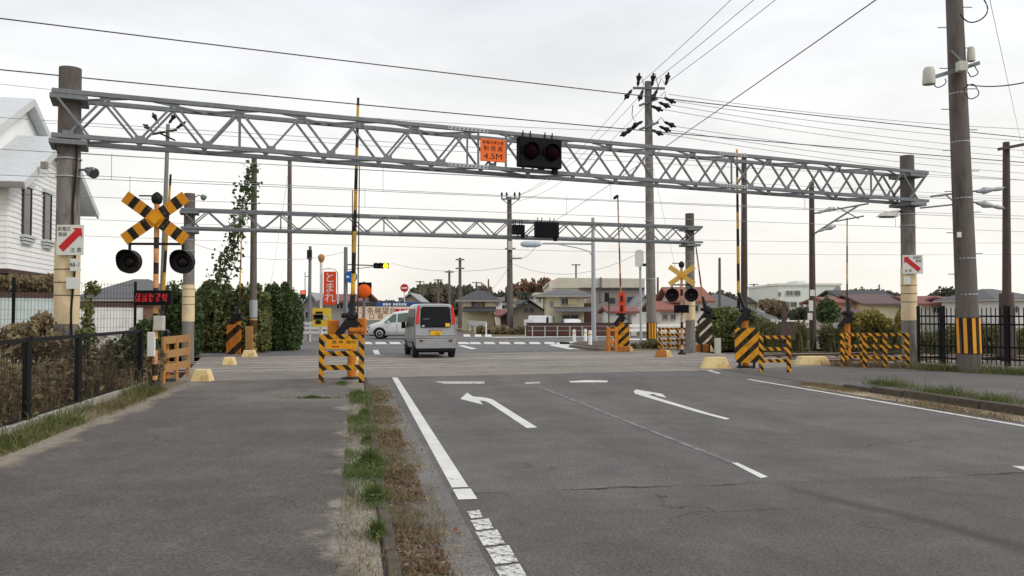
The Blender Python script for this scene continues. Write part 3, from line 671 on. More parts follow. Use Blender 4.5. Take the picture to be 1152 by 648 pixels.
twin('small dark signal box seen from behind on the smaller gantry', A2, AX2, NR2, 576, 590, 253, 264, True)
# high-voltage notices on the pillars
def notice(label, A, du0, du1, v0, v1, flip):
    Y = A.y - .30; xc = D((du0 + du1) / 2, HOR, Y).x; z0, z1 = ZV(v1, Y), ZV(v0, Y); wd = (du1 - du0) / FPX * Y
    t = thing('warning_sign', label, 'sign', (xc, Y, z0), group='high voltage notices')
    MB().box((xc, Y, (z0 + z1) / 2), wd, .016, z1 - z0).build('panel', 'sign_white', t, bevel=.004)
    h = z1 - z0; y = Y - .010; f = -1 if flip else 1
    a = Vector((xc - f * wd * .33, y, z0 + h * .20)); b = Vector((xc + f * wd * .28, y, z0 + h * .74)); d = (b - a).normalized(); p = Vector((-d.z, 0, d.x))
    tip = Vector((xc + f * wd * .42, y, z0 + h * .89)); q = .065 * h / .55
    MB().prism([a - p * q, b - p * q, b - p * q * 1.9, tip, b + p * q * 1.9, b + p * q, a + p * q], (0, -.004, 0)).build('arrow', 'sign_red', t)
    sx = -f
    text('lettering', '高電圧', h * .15, 'sign_black', (xc + sx * wd * .22, y, z0 + h * .86), (1, 0, 0), (0, 0, 1), t)
    text('lettering', '電線', h * .15, 'sign_black', (xc + sx * wd * .28, y, z0 + h * .68), (1, 0, 0), (0, 0, 1), t)
    text('lettering', '注 意', h * .17, 'sign_black', (xc - sx * wd * .22, y, z0 + h * .16), (1, 0, 0), (0, 0, 1), t)
    MB().box((xc, Y + .04, (z0 + z1) / 2), .05, .07, h * .7).build('bracket', 'galvanised', t)
notice('white notice with a red diagonal arrow on the left pillar', A1, 62.5, 93, 253, 287, False)
notice('white notice with a red diagonal arrow on the right pillar', B1, 1016, 1039, 287, 308, True)
def placard(label, u0, u1, v0, v1, Y, body=None):
    xc = D((u0 + u1) / 2, HOR, Y).x; z0, z1 = ZV(v1, Y), ZV(v0, Y); wd = (u1 - u0) / FPX * Y
    t = thing('number_plate', label, 'plate', (xc, Y, z0), group='small plates on the poles')
    MB().box((xc, Y, (z0 + z1) / 2), wd, .012, z1 - z0).build('panel', 'sign_white', t, bevel=.003)
    MB().box((xc, Y + .03, (z0 + z1) / 2), wd * .4, .05, (z1 - z0) * .5).build('bracket', 'galvanised', t)
    if body: text('lettering', body, (z1 - z0) * .5, 'sign_black', (xc, Y - .007, (z0 + z1) / 2), (1, 0, 0), (0, 0, 1), t)
placard('small plate with number 48 below the notice on the left pillar', 78, 89, 291, 305, A1.y - .27, '48-1')
placard('pale blank plate lower on the left pillar', 74, 89, 312, 325, A1.y - .27)
placard('small white plate below the notice on the right pillar', 1017, 1025, 311, 320, B1.y - .27)
# floodlights on the pillars
def floodlight(label, anchor, head, tip, r0, r1, mat):
    t = thing('floodlight', label, 'lamp', anchor, group='lamps on the pillars')
    MB().tube(anchor, head, .022).build('arm', 'galvanised', t)
    d = (Vector(tip) - Vector(head))
    MB().lathe(head, d, [(0, r0 * .6), (.03, r0), (d.length * .55, r0 * 1.15), (d.length * .6, r1), (d.length, r1 * 1.05)], 16).build('head', mat, t)
    MB().lathe(Vector(tip) + d.normalized() * .001, d, [(0, r1 * .95), (.012, r1 * .8)], 16).build('glass', 'glass_house', t)
Ya = A1.y
floodlight('small grey floodlight on the left pillar', Vector((A1.x + .2, Ya, ZV(191, Ya))), D(97, 191, Ya - .1), D(106, 195, Ya - .25), .06, .10, 'galvanised')
t = thing('street_lamp', 'pale flat lamp head on an arm of the right pillar', 'lamp', Vector((B1.x - .2, B1.y, ZV(237, B1.y))), group='lamps on the pillars')
a = Vector((B1.x - .2, B1.y, ZV(238, B1.y))); MB().tube(a, D(1007, 238, B1.y - .2), .03).build('arm', 'black_metal', t)
q0, q1, q2 = D(1009, 236.5, B1.y - .2), D(1009, 244, B1.y - .2), D(987, 243.5, B1.y - .5); q3 = D(994, 238.5, B1.y - .4)
MB().prism([q0 - Vector((0, .14, 0)), q1 - Vector((0, .14, 0)), q2 - Vector((0, .14, 0)), q3 - Vector((0, .14, 0))], (0, .28, 0)).build('head', 'white_paint', t, bevel=.02)
MB().box((q1 + q2) / 2 - Vector((0, 0, .02)), .42, .2, .03).build('glass', 'glass_house', t)
Yb = A2.y; t = thing('street_lamp', 'small curved lamp on the far left pillar', 'lamp', Vector((A2.x + .18, Yb, ZV(224, Yb))), group='lamps on the pillars')
MB().path([Vector((A2.x + .15, Yb, ZV(222, Yb))), D(224, 219.5, Yb), D(228, 221.5, Yb)], .018).build('arm', 'galvanised', t)
MB().lathe(D(226.5, 220, Yb), Vector((.6, 0, -.5)), [(0, .05), (.08, .10), (.16, .09), (.17, .02)], 14).build('head', 'galvanised', t)
# loose cable down the left pillar
pts = [Vector((A1.x + .20, A1.y - .16, z)) + Vector((.03 * math.sin(z * 3.1), 0, 0)) for z in np.linspace(4.9, .2, 30)]
tag(MB().path(pts, .022, 6).build('cable', 'black_plastic'), 'black cable running down the left pillar', 'cable')
t = tag(MB().path([D(62, 160, Ya - .3), D(63, 168, Ya - .3), D(67, 173, Ya - .28)], .012, 5).build('cable', 'black_plastic'), 'short loose cable end under the left end of the gantry', 'cable')

# ------------------------------------------------------------------ level-crossing signals
M('led_red', srgb(240, 20, 30), .5); M_emit('led', (.75, .02, .04), .55, (.2, .01, .01))
M_stripe('mast_red', srgb(236, 176, 130), (.015, .013, .012), (0, 0, 1), .56, .55)
M('box_grey', srgb(196, 194, 182), .6, .1, 6); M('cross_plain', srgb(216, 176, 84), .6, .1, 6, stain=srgb(150, 110, 50), samt=.5)
def crossing_signal(label, base, yaw, zc, zl, arm, half, dia, zd, mast='mast_stripe', led=True, dw=.74, boxes=True, xmat='cross_stripe'):
    t = thing('crossing_signal', label, 'crossing signal', base, yaw, 'level crossing signals')
    MB().tube((0, 0, 0), (0, 0, zc + .32), .052, None, 14).build('mast', mast, t)
    MB().lathe((0, 0, 0), (0, 0, 1), [(0, .16), (.05, .16), (.12, .09), (.2, .06)], 16).build('base', 'black_metal', t)
    for sg in (-1, 1):
        d = Vector((math.cos(R(36)), 0, sg * math.sin(R(36))))
        o = MB(); o.box((0, 0, 0), arm, .022, arm * .165); o = o.build('crossbuck_board', xmat, t, bevel=.004)
        o.location = (0, -.085 - .024 * (sg > 0), zc); o.rotation_euler = (0, -sg * R(36), 0)
    o = MB().box((0, 0, 0), arm * .125, .02, arm * .125).build('centre_plate', 'hazard_yellow', t); o.location = (0, -.135, zc); o.rotation_euler = (0, R(45), 0)
    MB().lathe((0, 0, zc + .30), (0, 0, 1), [(0, .06), (.04, .10), (.16, .115), (.22, .06), (.25, .02)], 16).build('bell', 'black_plastic', t)
    MB().tube((-.36, 0, zc + .47), (.05, 0, zc + .47), .016).build('bell_arm', 'black_metal', t)
    MB().tube((-half, 0, zl + dia * .75), (half, 0, zl + dia * .75), .026).build('crossarm', 'black_metal', t)
    for sg in (-1, 1):
        x = sg * half
        MB().tube((x, 0, zl + dia * .78), (x, 0, zl + dia * .35), .03).build('hanger', 'black_metal', t)
        b = MB().lathe((x, .14, zl), (0, -1, 0), [(0, dia * .15), (.05, dia * .40), (.10, dia * .5), (.13, dia * .5), (.14, dia * .46)], 26).build('flasher', 'black_plastic', t)
        hd = MB(); n = 26
        for i in range(n):
            a0, a1 = 2 * math.pi * i / n, 2 * math.pi * (i + 1) / n; r = dia * .46
            dep = .10 + .16 * max(0, math.sin((a0 + a1) / 2))
            hd.prism([(x + r * math.cos(a0), 0, zl + r * math.sin(a0)), (x + r * math.cos(a1), 0, zl + r * math.sin(a1)), (x + 1.05 * r * math.cos(a1), 0, zl + 1.05 * r * math.sin(a1)), (x + 1.05 * r * math.cos(a0), 0, zl + 1.05 * r * math.sin(a0))], (0, -dep, 0))
        hd.build('hood', 'black_plastic', b)
        MB().lathe((x, -.001, zl), (0, -1, 0), [(0, dia * .25), (.02, dia * .23), (.045, dia * .12), (.05, .01)], 20).build('lens', 'lens_off', b)
    d = MB().box((-.02, -.09, zd), dw, .12, .30).build('display', 'casing_black', t, bevel=.01)
    if led:
        lit = MB()
        for i in range(40):
            for j in range(9):
                if i % 8 < 6 and 1 <= j <= 7 and random.random() < .55: lit.box((-.02 - dw * .44 + dw * .88 * i / 39, -.1525, zd - .10 + .2 * j / 8), .013, .004, .018)
        lit.build('led_dots', 'led', d)['kind'] = 'stuff'
    if boxes:
        MB().box((.10, -.06, zd - .52), .20, .14, .30).build('control_box', 'box_grey', t, bevel=.015)
        MB().box((-.05, -.06, zd - .95), .15, .12, .5).build('control_box', 'sign_white', t, bevel=.015)
    return t
YL = 17.5
crossing_signal('left crossing signal with crossbuck, two black flashers and red lit display', G(175, YL), R(3), ZV(246, YL), ZV(294.5, YL), 1.52, .535, .49, ZV(335, YL))
YR = 32.4
crossing_signal('far right crossing signal with crossbuck turned away beside the concrete pillar', G(767, YR), R(-6), ZV(310, YR), ZV(332, YR), 1.15, .36, .52, ZV(347.5, YR), 'mast_pink', False, .55, False, 'cross_plain')

# ------------------------------------------------------------------ barrier gates with raised arms
def gate(label, base, top_px, top_v, pivot_px, pivot_v, Y, arm_mat, r0=.05, r1=.03, motor=.5, guard=None, gmat='haz_board', gtag=None):
    t = thing('barrier_gate', label, 'barrier gate', base, group='raised level crossing gates')
    a, b = D(pivot_px, pivot_v, Y), D(top_px, top_v, Y)
    MB().tube(Vector((base.x, base.y, 0)), Vector((base.x, base.y, a.z - motor * .45)), .11, .09, 14).build('pedestal', 'hazard_orange', t)
    MB().lathe(Vector((base.x, base.y, 0)), (0, 0, 1), [(0, .25), (.05, .25), (.07, .15)], 18).build('foot', 'black_metal', t)
    m = MB(); m.box((base.x + motor * .04, base.y, a.z - motor * .42), motor * .36, motor * .5, motor * .42); m = m.build('motor_box', 'black_metal', t, bevel=.03)
    MB().lathe(Vector((base.x + motor * .02, base.y - motor * .3, a.z - motor * .12)), (0, 1, 0), [(0, motor * .10), (.03, motor * .2), (motor * .5, motor * .2), (motor * .53, motor * .1)], 14).build('gear_housing', 'black_metal', m)
    for q in range(3): MB().bar(Vector((base.x + motor * (.1 + .12 * q), base.y - motor * .2, a.z - motor * (.2 + .1 * q))), Vector((base.x + motor * (.42 - .1 * q), base.y - motor * .25, a.z - motor * (.52 - .05 * q))), .035).build('linkage', 'black_metal', m)
    MB().lathe(Vector((base.x - motor * .36, base.y - .1, a.z - motor * .1)), (1, 0, 0), [(0, motor * .09), (motor * .62, motor * .09)], 14).build('pivot', 'black_metal', m)
    MB().bar(Vector((base.x, base.y - .12, a.z - motor * .2)), Vector((base.x - motor * .5, base.y - .12, a.z - motor * .85)), .10, .16).build('counterweight', 'black_metal', t)
    MB().bar(Vector((base.x, base.y - .12, a.z - motor * .2)), a + (b - a).normalized() * .45, .10, .08).build('arm_socket', 'black_metal', t)
    MB().tube(a, b, r0, r1, 10).build('arm', arm_mat, t)
    if guard:                                      # striped guard board in front of the machine
        u0, u1, v0, v1 = guard; Yg = Y - .45; xc = D((u0 + u1) / 2, HOR, Yg).x; z0, z1 = ZV(v1, Yg), ZV(v0, Yg); wd = (u1 - u0) / FPX * Yg
        pl = [Vector((xc - wd / 2, Yg, z0 + wd * .12)), Vector((xc - wd * .42, Yg, z0)), Vector((xc + wd * .5, Yg, z0)), Vector((xc + wd * .5, Yg, z1 - wd * .12)), Vector((xc + wd * .38, Yg, z1)), Vector((xc - wd * .35, Yg, z1)), Vector((xc - wd / 2, Yg, z1 - wd * .08))]
        MB().prism(pl, (0, .06, 0)).build('guard_board', gmat, t)
        for sg in (-.3, .3): MB().bar(Vector((xc + sg * wd, Yg + .08, .0)), Vector((xc + sg * wd, Yg + .08, z1 - .1)), .06).build('guard_post', 'black_metal', t)
    return t
# near left, behind the hazard board
YG = 20.2
t = gate('raised gate with yellow and black arm behind the hazard board', G(396, YG), 403, 110, 396.5, 352, YG, 'arm_stripe', .055, .03, .62)
for (u0, u1, v0, v1) in ((369, 381, 360, 377), (402, 412, 358, 377)):
    p0, p1 = D(u0, v1, YG + .1), D(u1, v0, YG + .1); MB().box((p0 + p1) / 2, p1.x - p0.x, .16, p1.z - p0.z).build('side_guard', 'hazard_orange', t, bevel=.02)
MB().bar(D(393, 371, YG - .1), D(409, 371, YG - .1), .16, .1).build('cover', 'hazard_orange', t, bevel=.02)
MB().tube(D(402.5, 352, YG + .06), D(404.5, 180, YG + .06), .018, .012, 6).build('arm_stay', 'rust_mast', t)
MB().tube(D(396, 350, YG + .05), D(396.5, 214, YG + .05), .016, .012, 6).build('arm_stay', 'rust_mast', t)
# near right with striped guard board
gate('raised gate with striped guard board on the right of the road', G(838, 24.6), 829, 168, 831, 347, 24.6, 'arm_stripe', .05, .03, .55, (827, 854, 369, 408))
p = G(841, 24.3); 
gate('far raised gate with orange tag and striped board in mid picture', G(699, 37), 695, 222, 699, 352, 37, 'arm_redwhite', .04, .028, .6, (692, 708, 365, 390))
t = bpy.data.objects['barrier_gate.002']
p0, p1 = D(696, 352, 36.6), D(703, 329, 36.6); MB().box((p0 + p1) / 2, p1.x - p0.x, .03, p1.z - p0.z).build('tag_board', 'orange_red', t)
for v in (336, 347): MB().box(D(699.5, v, 36.575), .09, .012, .26).build('tag_mark', 'sign_black', t)
gate('far raised gate with leaning arm and black and white board', G(795, 35), 783, 278, 792, 346, 35, 'arm_redwhite', .04, .026, .75, (787, 801, 358, 387), 'haz_white')
gate('raised gate with tall thin faded arm behind the right barricades', G(953, 29.5), 953, 245, 953, 350, 29.5, 'arm_pale', .035, .02, .65)
gate('far left raised gate with orange and black board by the hedge', G(268, 33.2), 272, 258, 269, 352, 33.2, 'arm_pale', .035, .022, .5, (255, 271, 365, 402), 'haz_board_dk')
gate('left raised gate with striped arm behind the crossing signal', G(186, 19.6), 192, 196, 181, 372, 19.6, 'arm_stripe', .04, .025, .4)

# ------------------------------------------------------------------ barricades
def barricade(label, pa, pb, h, rails, pw, rw, mat, name='barricade', mids=(), board=None, group='striped barricades', cap=True):
    pa, pb = Vector(pa), Vector(pb); d = pb - pa; wd = d.length; t = thing(name, label, 'barricade', (pa + pb) / 2, math.atan2(d.y, d.x), group)
    for x in (-wd / 2, wd / 2, *[m * wd - wd / 2 for m in mids]):
        MB().box((x, 0, h / 2 - .02), pw, .06, h + .04).build('post', mat, t, bevel=.006)
    for k, z in enumerate(rails):
        MB().box((0, -.006 if k % 2 else .004, z * h - rw / 2), wd - pw * .98, .045, rw).build('rail', mat, t, bevel=.005)
    return t, wd
t, wd = barricade('hazard striped board with a yellow name plate on the footpath', P(361.5, 431.5), P(406.5, 431.5), 1.09, (1.0, .66, .38), .115, .115, 'haz_x2')
z = 1.09 * .80
o = MB().box((0, -.03, z), wd * .78, .02, .215).build('name_plate', 'hazard_yellow', t, bevel=.004)
text('lettering', '踏 神  踏切', .085, 'sign_black', (.06, -.0405, z + .045), (1, 0, 0), (0, 0, 1), o, sx=1.3)
text('lettering', '■■■  ---------', .05, 'sign_red', (-.02, -.0405, z - .055), (1, 0, 0), (0, 0, 1), o, sx=1.2)
barricade('low striped barricade right of the striped guard board', P(856.5, 419), P(887.5, 419), .97, (1.0, .68, .36), .11, .085, 'haz_x')
barricade('left of the two striped barricades before the right pillar', P(948, 413), P(970, 412.4), .98, (1.0, .66, .34), .11, .085, 'haz_x')
barricade('wide striped barricade next to the right pillar', P(973, 414), P(1020.5, 414.5), 1.0, (1.0, .66, .34), .12, .085, 'haz_x', mids=(.48,))
barricade('slanting striped barricade leaning behind the wide one', P(952, 409), P(985, 411), .95, (.98, .62, .3), .10, .08, 'haz_x')
barricade('far striped barricade by the far crossing signal', P(742, 393.6), P(772, 393.2), .95, (1.0, .74, .48, .24), .10, .10, 'haz_x', mids=(.33, .68))
barricade('short weathered orange wooden barricade at the end of the mesh fence', P(183.5, 432), P(211.5, 424.5), 1.04, (1.0, .70, .40), .15, .17, 'wood_orange', 'wooden_barricade', mids=(.5,), group='orange wooden barricades')
p = P(684.5, 395.5); barricade('brown orange post with two short rails by the far gate', p, P(693, 394.6), 1.0, (.92, .45), .34, .09, 'hazard_orange', 'wooden_barricade', group='orange wooden barricades')
o = thing('post', 'rusty orange post beside the far left pole', 'post', G(280.5, 33), group='orange wooden barricades')
MB().box(G(280.5, 33, ZV(380, 33)), .28, .1, ZV(367, 33) - ZV(393, 33)).build('board', 'wood_orange', o, bevel=.01)
MB().bar(G(280.5, 33.08), G(280.5, 33.08, 1.0), .08).build('stake', 'rust_mast', o)
# ------------------------------------------------------------------ yellow concrete blocks
def block(label, u0, u1, v0, v1, brown=0.0, yaw=0.0):
    a, b = P(u0, v1), P(u1, v1); Y = (a.y + b.y) / 2; wd = b.x - a.x; h = ZV(v0, Y); dp = max(.35, min(.5, wd * .4)); c = (a + b) / 2 + Vector((0, dp / 2, 0))
    t = thing('wheel_stop', label, 'concrete block', c, yaw, 'yellow concrete blocks')
    x0 = -wd / 2; xs = x0 + wd * brown; sl = min(wd * .16, h * .55); ch = h * .35
    def seg(xa, xb, ea, eb, m, nm):
        vs = [(xa, -dp / 2, 0), (xb, -dp / 2, 0), (xb, dp / 2, 0), (xa, dp / 2, 0), (xa + ea, -dp / 2 + ch * .5, h), (xb - eb, -dp / 2 + ch * .5, h), (xb - eb, dp / 2 - ch * .5, h), (xa + ea, dp / 2 - ch * .5, h)]
        MB().add(vs, [(3, 2, 1, 0), (4, 5, 6, 7), (0, 1, 5, 4), (1, 2, 6, 5), (2, 3, 7, 6), (3, 0, 4, 7)]).build(nm, m, t, bevel=.02)
    if brown > 0:
        seg(x0, xs - .002, sl, 0, 'block_shaded', 'shaded_side'); seg(xs, wd / 2, 0, sl, 'block_cream', 'lit_end')  # light from the right painted in: brown for the shaded side, cream lit end
    else: seg(x0, wd / 2, sl, sl, 'block_cream', 'body')
block('cream yellow concrete block beside the right gate', 790, 823, 402, 415)
block('long cream concrete block between the right barricades', 897, 936, 401, 411)
block('cream concrete block, shaded side coloured brown, at the right edge of the deck', 738, 757, 394, 402, .62)
block('cream block, shaded side coloured brown, under the far leaning gate', 781, 804, 388, 396, .75)
block('cream block, shaded side coloured brown, under the far middle gate', 695, 714, 390, 396, .7)
block('cream block at the end of the wooden barricade', 213, 236, 416, 430, .0)
block('small cream block before the far left orange board', 249, 263, 402, 411, .0)
block('small pale block at the foot of the far left pole', 271, 287, 394, 402, .0)
block('small pale block behind the leg of the hazard board', 399, 404, 402, 410, .0)
block('pale low block nearer behind the leg of the hazard board', 399, 404, 417, 424, .0)
block('small pale block behind the striped guard board', 851, 856, 393, 402, .0)

# ================================================================== LEFT SIDE
# black mesh fence along the footpath
M('fence_black', (.008, .008, .009), .75, .2, 10)
def mesh_fence(label, posts, h, pw, cell_x, cell_z, wr, top=True, z0=.11, mat='fence_black', ends=False):
    t = thing('mesh_fence', label, 'fence', posts[0], group='mesh fences by the footpath')
    for p in posts: MB().box((p[0], p[1], h / 2 + .02), pw, pw, h + .04, -RA).build('post', mat, t, bevel=.008)
    for a, b in zip(posts[:-1], posts[1:]):
        a, b = Vector(a), Vector(b); d = (b - a); l = d.length; d.normalize()
        if top: MB().bar(a + Vector((0, 0, h)), b + Vector((0, 0, h)), .045, .055).build('top_rail', mat, t)
        MB().bar(a + Vector((0, 0, z0 + .02)), b + Vector((0, 0, z0 + .02)), .02, .03).build('bottom_rail', mat, t)
        m = MB()
        for i in range(1, int(l / cell_x)): q = a + d * (i * cell_x); m.bar(q + Vector((0, 0, z0)), q + Vector((0, 0, h)), wr, wr)
        for i in range(1, int((h - z0) / cell_z) + 1): z = z0 + i * cell_z; m.bar(a + Vector((0, 0, z)), b + Vector((0, 0, z)), wr, wr)
        m.build('wire_mesh', mat, t)['kind'] = 'stuff'
    return t
FP = [rd(-4.42, s) for s in (5.6, 8.6, 12.6, 14.9, 18.75)]
mesh_fence('low black mesh fence with square posts along the footpath', [rd(-4.42, s) for s in (6.2, 9.2, P(41, 481).dot(RD), P(103.5, 461).dot(RD), P(160, 437).dot(RD))], 1.19, .085, .05, .08, .0036)
mesh_fence('taller thin grid fence behind the low mesh fence', [G(-45, 16.2), G(15, 17.2), G(84, 18.4), G(152, 19.6)], 2.25, .05, .075, .19, .0045, False)

# white clapboard house
M('siding', srgb(242, 243, 241), .6, .05, 3, stain=srgb(200, 202, 200), samt=.3); M('siding_trim', srgb(205, 208, 206), .6, .06, 4)
M('roof_pale', srgb(206, 209, 211), .8, .10, 6, stain=srgb(178, 182, 184), samt=.5, sscale=2, stretch=(1, 4, 1))
M('soffit_dark', srgb(84, 66, 62), .8, .2, 5); M('gutter', srgb(140, 134, 126), .6, .1, 5)
HB = Vector((G(7, 24).x, 24, 0)); t = thing('house', 'white clapboard house with two gables behind the left pillar', 'house', HB)
gw = Vector((-.21, 1, 0)).normalized(); gi = Vector((-gw.y, gw.x, 0)); Lh = 6.6; WD = 9.0; zb, ze, za = ZV(302, 24), ZV(203, 24), 7.1
def hp(a, b, z): return HB + gw * a + gi * b + Vector((0, 0, z))
core = MB().prism([hp(0, .02, zb), hp(Lh, .02, zb), hp(Lh, .02, ze - .05), hp(Lh / 2, .02, za - .15), hp(0, .02, ze - .05)], gi * WD).build('wall', 'siding', t)
n = 0; z = zb
while z < za - .3:       # overlapping boards of the gable wall
    zt = z + .15
    f = 0 if zt < ze else (zt - ze) / (za - ze) * Lh / 2
    if Lh - 2 * f > .3: MB().prism([hp(f, -.03, z), hp(f, .0, z), hp(f, .0, zt + .01), hp(f, -.008, zt + .01)], gw * (Lh - 2 * f)).build('board', 'siding', core)
    if zt < ze: MB().prism([hp(-.03, 0, z), hp(0, 0, z), hp(0, 0, zt + .01), hp(-.008, 0, zt + .01)], gi * WD).build('board', 'siding', core)
    z = zt
MB().prism([hp(.35, .3, 0), hp(Lh - .3, .3, 0), hp(Lh - .3, .3, zb + .01), hp(.35, .3, zb + .01)], gi * (WD - 1)).build('lower_wall', 'soffit_dark', t)
MB().prism([hp(-.05, -.05, zb - .14), hp(Lh + .05, -.05, zb - .14), hp(Lh + .05, -.05, zb - .01), hp(-.05, -.05, zb - .01)], gi * WD).build('floor_beam', 'soffit_dark', t)
def gable_roof(L0, L1, zeave, zap, b0, depth, ov, th=.14):
    mid = (L0 + L1) / 2
    for sg, (x0, x1) in ((1, (L0, mid)), (-1, (L1, mid))):
        MB().prism([hp(x0, b0 - ov, zeave), hp(x1, b0 - ov, zap), hp(x1, b0 - ov, zap + th), hp(x0, b0 - ov, zeave + th)], gi * (depth + ov)).build('roof', 'roof_pale', t)
        a, b = hp(x0, b0 - ov - .02, zeave + .02), hp(x1, b0 - ov - .02, zap + .02)
        MB().bar(a, b, .06, .22).build('bargeboard', 'siding_trim', t)
    a, b = hp(L0 - .06, b0 - ov, zeave + .02), hp(L0 - .06, b0 + depth, zeave + .02); MB().bar(a, b, .12, .16).build('gutter', 'gutter', t)
gable_roof(-.55, Lh + .55, ze - .22, za, 0, WD, .55)
zz = 8.42
MB().prism([hp(1.3, .9, ze), hp(6.3, .9, ze), hp(6.3, .9, zz - 1.35), hp(3.8, .9, zz - .12), hp(1.3, .9, zz - 1.35)], gi * 8).build('upper_wall', 'siding', t)
gable_roof(.7, 6.9, zz - 1.6, zz, .9, 8, .3)
for (u0, u1, v0, v1) in ((21.5, 31.5, 211, 264.5), (45, 54.5, 218, 270)):
    k = ((u0 + u1) / 2 - CX) / FPX; s = (k * HB.y - HB.x) / (gw.x - k * gw.y); Yw = HB.y + gw.y * s; z0, z1 = ZV(v1, Yw), ZV(v0, Yw); hw = .31
    wn = MB().prism([hp(s - hw, -.06, z0), hp(s + hw, -.06, z0), hp(s + hw, -.06, z1), hp(s - hw, -.06, z1)], gi * .05).build('window', 'glass_dark', t)
    for e0, e1 in ((s - hw - .05, s - hw), (s + hw, s + hw + .05)): MB().prism([hp(e0, -.08, z0), hp(e1, -.08, z0), hp(e1, -.08, z1), hp(e0, -.08, z1)], gi * .08).build('frame', 'soffit_dark', wn)
    MB().prism([hp(s - hw - .14, -.12, z1), hp(s + hw + .14, -.12, z1), hp(s + hw + .14, -.12, z1 + .12), hp(s - hw - .14, -.12, z1 + .12)], gi * .12).build('window_hood', 'siding_trim', wn)
    for q in range(3): MB().prism([hp(s - hw - .18 + .05 * q, -.2 + .04 * q, z0 - .09 * (q + 1)), hp(s + hw + .18 - .05 * q, -.2 + .04 * q, z0 - .09 * (q + 1)), hp(s + hw + .18 - .05 * q, -.2 + .04 * q, z0 - .09 * q - .015), hp(s - hw - .18 + .05 * q, -.2 + .04 * q, z0 - .09 * q - .015)], gi * .2).build('window_sill', 'siding_trim', wn)
p = D(50, 186, 24.6); MB().box(p, .16, .14, .2).build('gutter_end', 'gutter', t)
# pale sheet fence and its dark top rail, below the house
M('sheet_pale', srgb(196, 208, 206), .6, .05, 3, stain=srgb(160, 168, 164), samt=.4, sscale=2)
M('sheet_white', srgb(222, 222, 218), .6, .05, 3, stain=srgb(170, 168, 160), samt=.4, sscale=2)
def panel_fence(label, a, b, h, mat, rail, n, group='pale fences'):
    t = thing('panel_fence', label, 'fence', a, group=group); d = (b - a) / n
    for i in range(n):
        q = a + d * (i + .5); MB().obox(Vector((q.x, q.y, h / 2)), d * .492, Vector((-d.y, d.x, 0)).normalized() * .03, (0, 0, h / 2)).build('panel', mat, t)
    MB().bar(a + Vector((0, 0, h + .06)), b + Vector((0, 0, h + .06)), .12, .13).build('top_rail', rail, t); return t
panel_fence('pale bluish panel fence with dark top rail below the white house', G(-60, 20.5), G(72, 22.3), ZV(331.5, 21.4) - .06, 'sheet_pale', 'soffit_dark', 16)
panel_fence('white panel fence right of the left pillar', G(80, 25.5), G(160, 28.5), ZV(343, 27) - .06, 'sheet_white', 'soffit_dark', 12)

# generic house used for the neighbourhood
def mat_wall(name, c, **k): return M(name, c, .85, .07, 3, stain=tuple(x * .72 for x in c), samt=.35, sscale=1.5, **k)
M('roof_grey', srgb(100, 101, 102), .7, .12, 4, bump=.3, bscale=14, stretch=(4, 1, 1)); M('roof_dark', srgb(72, 71, 72), .7, .14, 4, bump=.3, bscale=14, stretch=(4, 1, 1)); M('roof_red', srgb(142, 92, 80), .75, .12, 4, bump=.3, bscale=14, stretch=(4, 1, 1))
M('roof_rust', srgb(132, 84, 80), .75, .15, 4, stretch=(4, 1, 1)); M('roof_maroon', srgb(106, 86, 86), .75, .1, 4, stretch=(4, 1, 1)); M('roof_silver', srgb(150, 152, 156), .6, .1, 4, stretch=(4, 1, 1))
mat_wall('wall_cream', srgb(226, 216, 184)); mat_wall('wall_beige', srgb(186, 176, 160)); mat_wall('wall_white', srgb(228, 226, 218)); mat_wall('wall_pink', srgb(226, 178, 168)); mat_wall('wall_grey', srgb(170, 166, 162)); mat_wall('wall_brown', srgb(120, 92, 80)); mat_wall('wall_yellow', srgb(228, 216, 178)); mat_wall('wall_greenwhite', srgb(222, 228, 220))
M('frame_alu', srgb(176, 174, 168), .5, .1, 5); M('frame_brown', srgb(92, 68, 60), .6, .1, 5)
